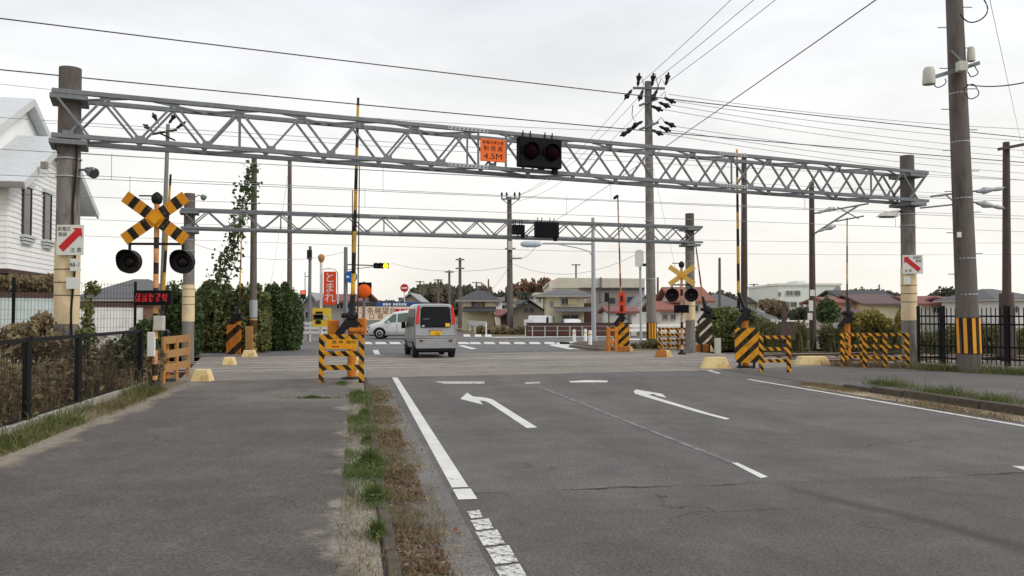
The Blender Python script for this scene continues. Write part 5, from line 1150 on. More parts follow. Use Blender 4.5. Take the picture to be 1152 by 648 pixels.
# signal mast with arm, blue sign
YT = 46
t = thing('traffic_signal', 'traffic signal on a long arm showing an amber light', 'traffic signal', G(389, YT))
MB().tube(G(389, YT), D(389, 278, YT), .13, .10).build('mast', 'galvanised', t)
MB().tube(D(389, 297.5, YT), D(422, 298.8, YT - .2), .035).build('arm', 'galvanised', t); MB().tube(D(389, 303.5, YT), D(421, 300, YT - .2), .02).build('brace', 'galvanised', t)
p0, p1 = D(420.5, 302, YT - .25), D(437.5, 296, YT - .25); hb = MB().box((p0 + p1) / 2, p1.x - p0.x, .2, p1.z - p0.z).build('housing', 'casing_black', t, bevel=.03)
M_emit('amber', (1.0, .72, .02), 2.2, (.6, .4, .02)); M('lamp_off_green', (.01, .03, .025), .3); M('lamp_off_red', (.04, .008, .008), .3)
for u, m in ((423.5, 'lamp_off_green'), (428.5, 'lamp_off_red'), (434, 'amber')):
    MB().lathe(D(u, 299, YT - .355), (0, -1, 0), [(0, .13 if m != 'amber' else .15), (.03, .12), (.05, .05)], 18).build('lens', m, hb)
    MB().prism([D(u, 299, YT - .36) + Vector((.145 * math.cos(a), 0, .145 * math.sin(a))) for a in np.linspace(.1, 3.04, 10)] + [D(u, 299, YT - .36) + Vector((.16 * math.cos(a), 0, .16 * math.sin(a))) for a in np.linspace(3.04, .1, 10)], (0, -.12, 0)).build('visor', 'casing_black', hb)
t = thing('direction_sign', 'round blue sign with white arrows on the signal mast', 'sign', D(395, 318, YT - .35))
pn = MB().lathe(D(395, 311.5, YT - .2), (0, -1, 0), [(0, .33), (.03, .33)], 28).build('disc', 'sign_blue', t)
MB().bar(D(389, 311.5, YT - .12), D(396, 311.5, YT - .15), .04).build('bracket', 'galvanised', t)
for sg in (-1, 1):
    c = D(395, 311.5, YT - .235) + Vector((sg * .08, 0, 0)); MB().prism([c + Vector((0, 0, -.04)), c + Vector((0, 0, .04)), c + Vector((sg * .1, 0, .04)), c + Vector((sg * .1, 0, .1)), c + Vector((sg * .2, 0, 0)), c + Vector((sg * .1, 0, -.1)), c + Vector((sg * .1, 0, -.04))][::-sg], (0, -.008, 0)).build('arrow', 'white_paint', pn)
# orange disc on a grey post
YO = 36
t = thing('obstacle_warning_light', 'large orange disc on a dark backboard behind the hazard board', 'signal', G(409.5, YO))
MB().tube(G(409.5, YO), D(409.5, 317, YO), .055).build('post', 'galvanised', t)
p0, p1 = D(402.3, 335, YO - .1), D(418, 317.7, YO - .1); bb = MB().box((p0 + p1) / 2, p1.x - p0.x, .05, p1.z - p0.z).build('backboard', 'casing_black', t)
MB().lathe(D(409.8, 327.5, YO - .13), (0, -1, 0), [(0, .29), (.04, .29), (.08, .26), (.10, .1)], 28).build('disc', 'orange_disc', bb)
# pedestrian signal pole
t = thing('pedestrian_signal', 'slim pole with pedestrian signals left of the red stop sign', 'signal', G(348, 50))
MB().tube(G(348, 50), D(349, 277, 50), .11, .09).build('pole', 'galvanised', t); MB().box(D(348.2, 286.5, 49.8), .26, .22, .55).build('control_box', 'black_metal', t)
MB().bar(D(348, 311, 50), D(343, 311, 50), .04).build('arm', 'galvanised', t); MB().bar(D(343.2, 306, 50), D(343.2, 328, 50), .04).build('hanger', 'galvanised', t)
hb = MB().box(D(341, 331.5, 49.7), .30, .2, .52).build('housing', 'casing_black', t, bevel=.02); M_emit('ped_red', (1, .12, .06), 1.0, (.5, .06, .03))
MB().box(D(341, 329, 49.58), .24, .03, .2).build('lens', 'ped_red', hb); MB().box(D(341, 334, 49.58), .24, .03, .2).build('lens', 'lamp_off_green', hb)
# no entry sign
t = thing('no_entry_sign', 'round red no-entry sign on a white post behind the van', 'sign', G(455, 62))
MB().tube(G(455, 62), D(455, 320, 62), .04).build('post', 'white_paint', t); dsc = MB().lathe(D(455, 324, 61.9), (0, -1, 0), [(0, .30), (.02, .30)], 24).build('disc', 'sign_red', t)
MB().box(D(455, 324, 61.87), .42, .012, .11).build('bar', 'white_paint', dsc)
# banner wall
M('banner', srgb(240, 214, 186), .7, .04, 3); M('banner_blue', srgb(48, 84, 140), .7, .08, 3)
YB = 60
t = thing('shop_banner', 'long cream banner with dark lettering behind the white car', 'banner', G(440, YB))
p0, p1 = D(400, 360, YB), D(470, 345, YB); bn = MB().box((p0 + p1) / 2, p1.x - p0.x, .08, p1.z - p0.z).build('panel', 'banner', t)
text('lettering', '本三条展望台', .5, 'frame_brown', D(421, 350, YB - .045), (1, 0, 0), (0, 0, 1), bn, sx=1.05); text('lettering', '入  口  館', .4, 'frame_brown', D(418, 356.5, YB - .045), (1, 0, 0), (0, 0, 1), bn)
text('lettering', '■■▶', .4, 'sign_red', D(453, 350.3, YB - .045), (1, 0, 0), (0, 0, 1), bn)
for u in (402, 436, 468): MB().bar(G(u, YB + .1), G(u, YB + .1, ZV(345, YB)), .08).build('post', 'galvanised', t)
t = thing('shop_awning', 'blue fascia with white lettering above the banner', 'awning', G(448, YB + 1.5, ZV(345, YB + 1.5)))
p0, p1 = D(423, 345, YB + 1.5), D(470, 340, YB + 1.5); bn = MB().box((p0 + p1) / 2, p1.x - p0.x, .5, p1.z - p0.z).build('fascia', 'banner_blue', t)
text('lettering', '■■■  ■■■■■', .22, 'white_paint', D(444, 342.6, YB + 1.24), (1, 0, 0), (0, 0, 1), bn)
house('low shop building under the blue fascia', 61.8, 400, 480, 344, 340, 'wall_grey', 'roof_dark', 'flat', 8)
house('house with grey gabled roof behind the van', 78, 443, 480, 346, 331, 'wall_beige', 'roof_silver', 'gable_y', 8, [(455, 464, 349, 354)])
house('low house with brown roof left of the red stop sign', 68, 339, 362, 346, 331, 'wall_grey', 'roof_silver', 'gable_y', 9, [(344, 350, 351, 358)])
house('grey metal clad house behind the red stop sign', 66, 366, 402, 340, 333, 'wall_grey', 'roof_rust', 'gable_x', 8, [(379, 386, 341, 347), (391, 398, 342, 347)])
t = thing('panel_fence', 'white slatted fence below the yellow poster board', 'fence', G(355, 47), group='pale fences')
for v in (364, 369, 374): a, b = G(338, 47, ZV(v, 47)), G(372, 47, ZV(v, 47)); MB().bar(a, b, .05, .16).build('slat', 'white_paint', t)
for u in (340, 349, 360, 371): MB().bar(G(u, 47.05), G(u, 47.05, ZV(362, 47)), .09).build('post', 'white_paint', t)

# ================================================================== BEYOND THE CROSSING, RIGHT AND MIDDLE
t = house('cream house with brown trim behind the white guard rail', 78, 520, 556, 337.5, 327, 'wall_cream', 'roof_dark', 'hip', 8, [(536, 541, 339.5, 345)], ov=.6)
for a in ((530.5, 534.5, 337.8, 345.5), (542, 545, 337.8, 345.5)):
    p0, p1 = D(a[0], a[3], 77.94), D(a[1], a[2], 77.94); MB().box((p0 + p1) / 2, p1.x - p0.x, .10, p1.z - p0.z).build('cladding', 'wall_brown', t)
p0 = D(538, 349, 77.2); MB().prism([(D(522, 0, 78).x, 77.98, ZV(346, 78)), (D(522, 0, 78).x, 76.6, ZV(351, 78)), (D(522, 0, 78).x, 76.6, ZV(350, 78)), (D(522, 0, 78).x, 77.98, ZV(345, 78))], (3.0, 0, 0)).build('canopy', 'roof_dark', t)
house('beige single-storey house with wide gable right of the distant pole', 74, 572, 614, 352, 338.5, 'wall_beige', 'roof_dark', 'gable_y', 9, [(589, 601, 346, 352)], ov=.8, gable_at=.55)
house('low wing with dark red roof left of the gabled house', 75, 563, 575, 356, 350, 'wall_brown', 'roof_rust', 'gable_x', 5, [])
house('pale outbuilding behind the cream house', 100, 558, 577, 353, 349, 'wall_white', 'roof_silver', 'gable_x', 6, [(563, 567, 354, 358)], group='far houses')
t = house('two-storey beige house with hipped grey roofs', 68, 615, 657, 332, 325, 'wall_cream', 'roof_grey', 'hip', 8, [(632, 639, 336, 342.5), (619.5, 621.5, 340, 345), (633, 650, 355, 364)], ov=.8)
p0, p1 = D(639, 342.5, 67.9), D(649, 336, 67.9); MB().box((p0 + p1) / 2, p1.x - p0.x, .08, p1.z - p0.z).build('shutter', 'wall_yellow', t)
xa, xb = D(623, 0, 68).x, D(665, 0, 68).x; MB().prism([(xa, 68.0, ZV(346, 68)), (xa, 65.8, ZV(351, 68)), (xa, 65.8, ZV(350, 68)), (xa, 68.0, ZV(345.2, 68))], (xb - xa, 0, 0)).build('lower_roof', 'roof_grey', t)
xa, xb = D(657, 0, 68).x, D(665, 0, 68).x; MB().box(((xa + xb) / 2, 69.5, 1.2), xb - xa, 2.5, 2.4).build('porch', 'frame_brown', t)
M('factory', srgb(206, 200, 184), .8, .05, 1.2, stain=srgb(168, 158, 146), samt=.4, sscale=.5); M('factory_dark', srgb(150, 140, 134), .85, .08, 1.5, stain=srgb(110, 100, 94), samt=.5, sscale=.6)
def fac(t, x0, x1, Y):
    MB().prism([(x0 - .3, Y - .2, ZV(317.5, Y)), (D(627, 0, Y).x, Y - .2, ZV(312.5, Y)), (x1 + .3, Y - .2, ZV(313.5, Y)), (x1 + .3, Y - .2, ZV(324, Y)), (x0 - .3, Y - .2, ZV(324, Y))], (0, .18, 0)).build('parapet', 'factory', t)
    a, b = D(652, 325.5, Y - .3), D(725, 323.6, Y - .3); MB().box((a + b) / 2, b.x - a.x, .5, b.z - a.z).build('gutter', 'roof_dark', t)
    a, b = D(661, 372, Y - .15), D(725, 325, Y - .15); MB().box((a + b) / 2, b.x - a.x, .25, b.z - a.z).build('lower_wall', 'factory_dark', t)
    for (u0, u1, v0, v1) in ((685, 692, 335, 341), (706, 714, 334, 340)): a, b = D(u0, v1, Y - .32), D(u1, v0, Y - .32); MB().box((a + b) / 2, b.x - a.x, .06, b.z - a.z).build('window', 'glass_house', t)
    MB().tube(D(676, 312, Y - .3), D(676, 340, Y - .3), .12).build('downpipe', 'galvanised', t)
house('large pale factory hall behind the beige house', 92, 621, 722, 318, 314, 'factory', 'factory', 'flat', 25, extra=fac, cat='factory', name='factory')
house('pale annexe of the factory above the gabled house', 90, 602, 622, 332, 328, 'factory', 'factory', 'flat', 8, [(606, 609, 334, 339)], cat='factory', name='factory')
house('low white garage with arched eave behind the middle gate', 60, 687, 716, 352, 347, 'wall_white', 'roof_rust', 'gable_x', 6, [(690, 699, 357, 372, 'g'), (706, 709, 355, 366, 'w')], ov=.3)
house('white gabled house between the sign and the tall pole', 85, 714, 736, 345, 333, 'wall_white', 'roof_silver', 'gable_y', 8, [])
house('house with red tiled roof behind the crossing signal', 66, 762, 796, 340, 325, 'wall_white', 'roof_red', 'gable_x', 8, [(778, 785, 344, 350), (770, 774, 344, 350)])
house('low cottage with red roof left of the crossing signal', 64, 742, 764, 350, 341, 'wall_white', 'roof_red', 'gable_x', 6, [(746, 750, 354, 359), (755, 759, 354, 359)])
house('house with grey tiled roof behind the right shrubs', 78, 800, 836, 344, 331, 'wall_white', 'roof_grey', 'hip', 8, [(808, 813, 346, 352), (820, 825, 346, 352)])
house('grey low roof behind the striped raised arm', 72, 826, 866, 357, 344, 'wall_grey', 'roof_grey', 'hip', 8, [])
house('far house with grey roof left of the white flat building', 120, 838, 876, 341, 335, 'wall_beige', 'roof_dark', 'gable_x', 8, [(850, 853, 343, 347)])
def flatb(t, x0, x1, Y):
    a, b = D(891, 321, Y + 4), D(901, 316.5, Y + 4); MB().box((a + b) / 2, b.x - a.x, 4, b.z - a.z).build('roof_house', 'wall_greenwhite', t)
    a, b = D(930, 321, Y + 2), D(945, 319, Y + 2); MB().prism([D(930, 334, Y - .1), D(946, 334, Y - .1), D(946, 323, Y - .1), D(942, 322, Y - .1)], (0, 3, 0)).build('stair', 'roof_silver', t)
house('white flat-roofed block with two rows of windows', 110, 876, 946, 321, 319, 'wall_greenwhite', 'wall_white', 'flat', 14, [(885, 887.5, 327.5, 332), (889, 891.5, 327.5, 332), (894, 896.5, 327.5, 332), (897.5, 900, 327.5, 332), (885, 887.5, 340, 345), (889.5, 892, 340, 345), (893, 896, 340, 345), (900.5, 903, 340, 345), (875.9, 878, 329, 333)], extra=flatb, cat='building', name='apartment_block')
house('pink walled house with red roof behind the goldenrod', 74, 938, 964, 341, 336, 'wall_pink', 'roof_red', 'gable_x', 7, [(954, 956, 344, 346)])
house('long dark tiled roof behind the pink house', 90, 958, 1014, 341, 328, 'wall_grey', 'roof_dark', 'gable_x', 12, [(963, 969, 344, 350)])
house('pale yellow house with maroon roof left of the right pillar', 72, 974, 1012, 343, 333, 'wall_yellow', 'roof_maroon', 'gable_x', 8, [])
house('low maroon roofed shed before the pink house', 64, 943, 985, 356, 351, 'wall_greenwhite', 'roof_maroon', 'gable_x', 4, [(946, 953, 357, 361)])
house('white house with maroon roof behind the black fence', 70, 1038, 1078, 343, 335, 'wall_white', 'roof_rust', 'gable_x', 8, [(1050, 1056, 346, 351), (1066, 1071, 346, 351)])
house('white house with reddish eave right of the big pole', 66, 1088, 1124, 341, 336, 'wall_white', 'roof_rust', 'gable_x', 8, [(1103, 1109, 345, 351), (1114, 1118, 345, 351)])
house('house with grey roof at the right picture edge', 60, 1124, 1170, 336, 325, 'wall_white', 'roof_grey', 'hip', 8, [(1138, 1144, 345, 351)])
# small houses up the far slopes
hs = [(560, 338), (568, 342), (579, 336), (588, 341), (597, 339), (607, 344), (738, 341), (748, 338), (846, 341), (858, 344), (446, 343), (458, 340), (528, 345), (1022, 341), (1046, 339), (866, 338), (812, 338), (553, 344)]
rn = ('grey', 'silver', 'brown', 'dark', 'pale')
for i, (u, v) in enumerate(hs):
    Yh = 128 + (i * 37) % 44; hw = 4 + (i * 7) % 4
    nb = 'left of the gabled house' if u < 575 else 'above the gabled house' if u < 615 else 'left of the red roofs' if u < 800 else 'left of the white flat block' if u < 900 else 'near the right pillar'
    if u < 470: nb = 'above the blue fascia'
    house(f"tiny {('white', 'beige', 'cream', 'grey')[i % 4]} house with {rn[i % 5]} roof on the slope {nb}", Yh, u - hw, u + hw, v + 1.5, v - 2.5, ('wall_white', 'wall_beige', 'wall_cream', 'wall_grey')[i % 4], ('roof_grey', 'roof_silver', 'roof_rust', 'roof_dark', 'roof_silver')[i % 5], ('gable_x', 'hip', 'gable_y')[i % 3], 7, [(u - hw * .4, u - hw * .4 + 2, v + 3, v + 5.5)], group='tiny houses on the far slopes')
# fences, bollards, guard rails
t = thing('pit_fence', 'pipe fence in front of a dark brown yard wall across the junction', 'fence', G(640, 58))
for u in range(599, 700, 14): MB().bar(G(u, 58), G(u, 58, ZV(366.5, 58)), .07).build('post', 'galv_light', t)
for v in (367, 372): MB().bar(G(594, 58.02, ZV(v, 58)), G(706, 58.02, ZV(v, 58)), .06).build('rail', 'galvanised', t)
M('brown_wall', srgb(92, 62, 54), .85, .15, 3, stain=srgb(66, 46, 42), samt=.5)
t = thing('yard_wall', 'low dark brown yard wall behind the pipe fence', 'wall', G(650, 59))
MB().box(G(651, 59.2, .42), 7.2, .2, .9).build('wall', 'brown_wall', t); MB().box(G(651, 59.2, .90), 7.4, .26, .07).build('coping', 'roof_dark', t)
def bollard(label, u, v0, v1):
    p = P(u, v1); h = ZV(v0, p.y); t = thing('bollard', label, 'bollard', p, group='white bollards on the traffic island')
    MB().lathe(p, (0, 0, 1), [(0, .12), (.03, .12), (.05, .085), (h - .06, .08), (h - .01, .05), (h, .02)], 14).build('post', 'white_paint', t); MB().tube(p + Vector((0, 0, h * .72)), p + Vector((0, 0, h * .8)), .087).build('band', 'sign_yellow', t)
bollard('leftmost of the three white bollards', 646, 370.5, 388); bollard('middle one of the three white bollards', 658.5, 370, 387); bollard('rightmost, nearest of the three white bollards', 664, 371.5, 391.5)
t = thing('traffic_island', 'low kerbed island with brown soil under the bollards', 'traffic island', P(652, 390))
MB().prism([P(u, v) for u, v in ((641, 390.5), (643, 387.8), (660, 386), (690, 386), (690, 393.5), (668, 394.2))], (0, 0, .12)).build('kerb', 'kerb_stone', t); MB().prism([P(u, v) + Vector((0, 0, .121)) for u, v in ((645, 390), (646.5, 388.3), (661, 386.6), (688, 386.6), (688, 392.6), (668, 393.2))], (0, 0, .03)).build('soil', 'litter_soil', t)
def rail_fence(label, a, b, hs, n, th, group='white guard rails'):
    t = thing('guard_rail', label, 'guard rail', a, group=group)
    for z in hs: MB().bar(a + Vector((0, 0, z)), b + Vector((0, 0, z)), .06, th).build('rail', 'white_paint', t)
    for i in range(n + 1): q = a.lerp(b, i / n) + Vector((0, .08, 0)); MB().bar(q, q + Vector((0, 0, max(hs) + .05)), .1).build('post', 'white_paint', t)
rail_fence('short sloping white guard rail beyond the junction', G(524, 80), G(547, 64), (.75,), 4, .4)
rail_fence('long white guard rail along the far road behind the right gates', G(708, 57), G(890, 70), (.75, .45), 16, .18)
rail_fence('white guard rail behind the right weeds', G(882, 64), G(1040, 74), (.95, .6), 16, .22)
t = thing('notice_board', 'blank white notice board on two legs by the distant pole', 'sign', G(594, 60)); p0, p1 = D(589.5, 366, 60), D(599.5, 359.5, 60); MB().box((p0 + p1) / 2, p1.x - p0.x, .06, p1.z - p0.z).build('panel', 'white_paint', t)
for u in (591, 598): MB().bar(G(u, 60.08), G(u, 60.08, ZV(366, 60) + .05), .07).build('leg', 'white_paint', t)
t = thing('road_sign', 'back of a tall rounded grey sign on a post', 'sign', G(721, 50)); MB().tube(G(721, 50), D(720, 281, 50), .07).build('post', 'galv_light', t)
pl = []
c0, c1 = D(719.3, 300.5, 49.85), D(719.3, 281, 49.85); hw = .25
for sg, c in ((-1, c0), (1, c1)):
    for a in np.linspace(math.pi if sg < 0 else 0, 2 * math.pi if sg < 0 else math.pi, 9): pl.append(Vector((c.x + hw * math.cos(a), c.y, c.z + sg * -.12 + .12 * math.sin(a) + sg * .0)))
MB().prism(pl, (0, .08, 0)).build('panel', 'sign_white', t); MB().box(D(726, 298, 49.9), .3, .2, .16).build('lamp', 'black_metal', t)
t = thing('small_signal', 'dark signal lantern on a slim post before the garage', 'signal', G(685, 56)); MB().bar(G(685, 56), D(685, 334, 56), .09).build('post', 'rust_mast', t); MB().box(D(682.5, 334.5, 55.8), .28, .25, .6).build('lantern', 'black_metal', t)
tag(MB().box(G(807, 33.4, .30), .22, .2, .6).build('relay_box', 'box_grey'), 'small pale grey relay box beside the right shrubs', 'cabinet')

# black paling fence on the right
t = thing('paling_fence', 'tall black metal paling fence behind the big right pole', 'fence', P(1033, 412))
fa, fb = P(1033, 412.2), P(1200, 419); d = (fb - fa); l = d.length; d.normalize(); hF = 1.72
for s in (.02, .68, 2.35, 4.02): q = fa + d * s; MB().box(q + Vector((0, 0, hF / 2 + .03)), .13 if s > .1 else .06, .10, hF + .06).build('post', 'fence_black', t)
for z in (.28, .62, 1.25, 1.48): MB().bar(fa + Vector((0, 0, z)), fb + Vector((0, 0, z)), .035, .045).build('rail', 'fence_black', t)
s = .1
while s < l: q = fa + d * s - Vector((0, .03, 0)); MB().bar(q + Vector((0, 0, .12)), q + Vector((0, 0, hF)), .022).build('paling', 'fence_black', t); s += .115
MB().obox((fa + fb) / 2 + Vector((0, .02, .04)), d * l / 2, Vector((-d.y, d.x, 0)) * .09, (0, 0, .06)).build('footing', 'concrete', t)

# ------------------------------------------------------------------ shrubs, weeds and far woods
bush('large green shrub behind the right gates', [px_blob(816, 372, 36.5, 26, 24, .9), px_blob(800, 378, 36.2, 18, 18, .8), px_blob(838, 372, 37, 24, 20, .9), px_blob(858, 376, 37, 16, 14, .7), px_blob(815, 358, 36.6, 16, 12, .6)], 7500, .12, 'leaf_ivy', group='right-hand shrubs')
bush('round dark tree before the pink house', [px_blob(931, 350, 60, 11, 13, 1.0), px_blob(926, 353, 60, 8, 9, .8)], 2600, .16, 'leaf_dark', cat='tree', name='tree', group='right-hand shrubs')
bush('dark shrub before the white flat building', [px_blob(903, 353, 70, 9, 7, 1.0), px_blob(895, 355, 70, 6, 6, .8)], 1400, .2, 'leaf_far', group='right-hand shrubs')
bush('reddish brown bare tree behind the guard rail', [px_blob(872, 347, 75, 12, 9, 1.2), px_blob(862, 343, 76, 9, 6, 1.0), px_blob(880, 352, 75, 8, 7, 1.0)], 1300, .22, 'leaf_brown', cat='tree', name='tree', group='right-hand shrubs', shell=.9)
for i, (u0, u1, vt, Y, n, lab) in enumerate(((842, 905, 364, 35.0, 3600, 'tall weeds behind the low right barricade'), (925, 1010, 362, 35.0, 5200, 'tall weeds behind the right barricades'), (1036, 1160, 368, 33.0, 4200, 'weeds behind the black paling fence'))):
    bl = row(u0, u1, vt, 394, Y, .6, 8, 7)
    p = blob_pts(bl, n, .8, .5); tag(leaves('tall_weeds', p, .075, 'weed_tall', aspect=2.6), lab, kind='stuff')
    gb = np.stack([rng.uniform(G(u0, Y).x, G(u1, Y).x, 900), Y + rng.normal(size=900) * .5, np.zeros(900)], 1); tag(blades('tall_weeds', gb, .95, .02, 'weed_tall', lean=.25), 'stalks of the ' + lab, kind='stuff')
bush('goldenrod with yellow flower heads behind the right barricades', [px_blob(976, 358, 34.6, 17, 10, .5), px_blob(966, 363, 34.6, 12, 9, .5), px_blob(992, 364, 34.6, 12, 8, .5), px_blob(983, 356, 34.7, 9, 7, .4)], 1500, .07, 'flower_yellow', cat='plant', name='goldenrod', group='goldenrod plants', shell=.9, aspect=2)
bush('thin goldenrod beside the right pillar', [px_blob(1013, 362, 33.5, 5, 14, .3)], 260, .07, 'flower_yellow', cat='plant', name='goldenrod', group='goldenrod plants', shell=.9, aspect=2)
bush('weedy bank below the distant pole', row(540, 600, 368, 377, 66, 1.2, 6, 2), 2400, .17, 'leaf_brown', group='right-hand shrubs')
bush('grass clump beside the tall pole foot', row(712, 742, 384, 393, 38.5, .5, 4, 2), 900, .07, 'weed_tall', group='right-hand shrubs')
def wood(label, blobs, n, size, mat): tag(leaves('wood', blob_pts(blobs, n, .6, .8, .25), size, mat, aspect=1.3), label, kind='stuff')
def ridge(prof, Y, ry, n, size, mat, label, vb=352):
    bl = []
    for (ua, va), (ub, vb_) in zip(prof[:-1], prof[1:]):
        k = max(2, int((ub - ua) / 7))
        for i in range(k): f = (i + .5) / k; u = ua + (ub - ua) * f; v = va + (vb_ - va) * f + random.uniform(-1, 1.8); bl.append(px_blob(u, (v + vb) / 2, Y + random.uniform(-6, 6), 6.5, (vb - v) / 2 + 1, ry))
    wood(label, bl, n, size, mat)
ridge([(462, 328), (478, 322), (500, 320), (512, 326), (525, 322), (536, 330)], 190, 5, 9000, .75, 'leaf_far', 'dark wooded hill behind the silver van')
ridge([(470, 326), (490, 320), (502, 322), (508, 330)], 186, 4, 2600, .7, 'leaf_rust', 'rust coloured trees on the wooded hill')
ridge([(525, 326), (540, 320), (552, 326)], 210, 4, 1400, .7, 'leaf_rust', 'rust coloured crown behind the cream house')
ridge([(552, 332), (575, 328), (598, 333), (610, 340)], 170, 4, 5500, .65, 'leaf_far', 'dark trees left of the factory')
ridge([(570, 324), (585, 318), (604, 316), (626, 317)], 230, 5, 6000, .8, 'leaf_autumn', 'autumn brown hilltop behind the gabled house')
ridge([(728, 334), (748, 331), (770, 334), (800, 332)], 150, 4, 5000, .55, 'leaf_far', 'grey green trees behind the red roofed house')
ridge([(795, 333), (815, 329), (832, 334), (842, 336)], 140, 4, 3000, .5, 'leaf_far', 'dark crowns behind the grey tiled roof')
ridge([(945, 334), (960, 328), (985, 326), (1012, 332)], 180, 4, 4500, .7, 'leaf_far', 'wooded rise behind the dark roofs')
ridge([(1050, 330), (1066, 323), (1080, 329), (1088, 333)], 150, 4, 2400, .5, 'leaf_far', 'far trees left of the big right pole')
ridge([(60, 330), (140, 338), (230, 332), (345, 340), (470, 338)], 220, 5, 7000, .9, 'leaf_far', 'distant tree line on the left horizon')
ridge([(1080, 338), (1200, 334)], 200, 5, 2500, .9, 'leaf_far', 'distant tree line on the right horizon')
M('hill', srgb(120, 104, 88), .95, .25, .05)
for (u0, u1, v, Y, lab) in ((455, 640, 338, 260, 'low hill behind the houses in mid picture'), (700, 1200, 343, 300, 'long low rise behind the right houses'), (-100, 470, 344, 320, 'long low rise on the left horizon')):
    x0, x1 = D(u0, HOR, Y).x, D(u1, HOR, Y).x; zt = ZV(v, Y); vs, fs = [], []; n = 24
    for i in range(n + 1):
        x = x0 + (x1 - x0) * i / n; z = zt * (math.sin(math.pi * i / n) ** .5) * random.uniform(.85, 1.05)
        vs += [(x, Y - 25, -.3), (x, Y, z), (x, Y + 60, -.3)]
    for i in range(n): fs += [(3 * i, 3 * i + 3, 3 * i + 4, 3 * i + 1), (3 * i + 1, 3 * i + 4, 3 * i + 5, 3 * i + 2)]
    mb = MB(); mb.add(vs, fs, True); struct('hill', mb, 'hill', lab)

# ================================================================== VEHICLES
def M_car(name, col, metal=.0, rough=.32):
    m, n, b, t = _base(name)
    f = _range(n, _noise(n, t, 3, 4), .35, .7, .9, 1.06); c = _mix(n, 1.0, col, f, 'MULTIPLY')
    d = _range(n, _noise(n, t, 8, 5, .7), .5, .8, 0, .2); c = _mix(n, d, c, (.22, .2, .17))
    n.links.new(c, b.inputs['Base Color']); b.inputs['Metallic'].default_value = metal; b.inputs['Roughness'].default_value = rough
    b.inputs['Coat Weight'].default_value = .5; b.inputs['Coat Roughness'].default_value = .08; return m
M_car('silver_paint', (.35, .36, .37), .3, .36); M_car('white_car', (.76, .77, .76)); M('tyre', (.018, .018, .019), .85, .2, 9); M('rim', srgb(178, 180, 182), .35, .08, 8, metal=.6)
M('tail_red', srgb(214, 44, 30), .25, .1, 8); M('tail_dark', srgb(120, 26, 24), .3, .1, 8); M('plate_yellow', srgb(238, 186, 40), .5, .05, 8); M('under', (.012, .012, .012), .9, .1, 5); M('grey_plastic', srgb(84, 84, 86), .6, .1, 6)
def body_ring(sec):
    y, zb, zl, zr, wb, wl, wr = sec[:7]; sh = sec[7] if len(sec) > 7 else 0.0
    half = [(wb * .9, zb), (wb, zb + .05), (wl * 1.0, zb + (zl - zb) * .38), (wl * 1.008, zb + (zl - zb) * .7), (wl, zl), (wl + (wr - wl) * .45, zl + (zr - zl) * .45), (wr + (wl - wr) * .12, zr - (zr - zl) * .12 - .01), (wr * .90, zr - .012), (wr * .5, zr + .006)]
    yo = lambda z: y + (sh * max(0, (z - zl) / max(zr - zl, .01)) if sh else 0)
    pts = [Vector((x, yo(z), z)) for x, z in half] + [Vector((-x, yo(z), z)) for x, z in reversed(half)]
    return pts
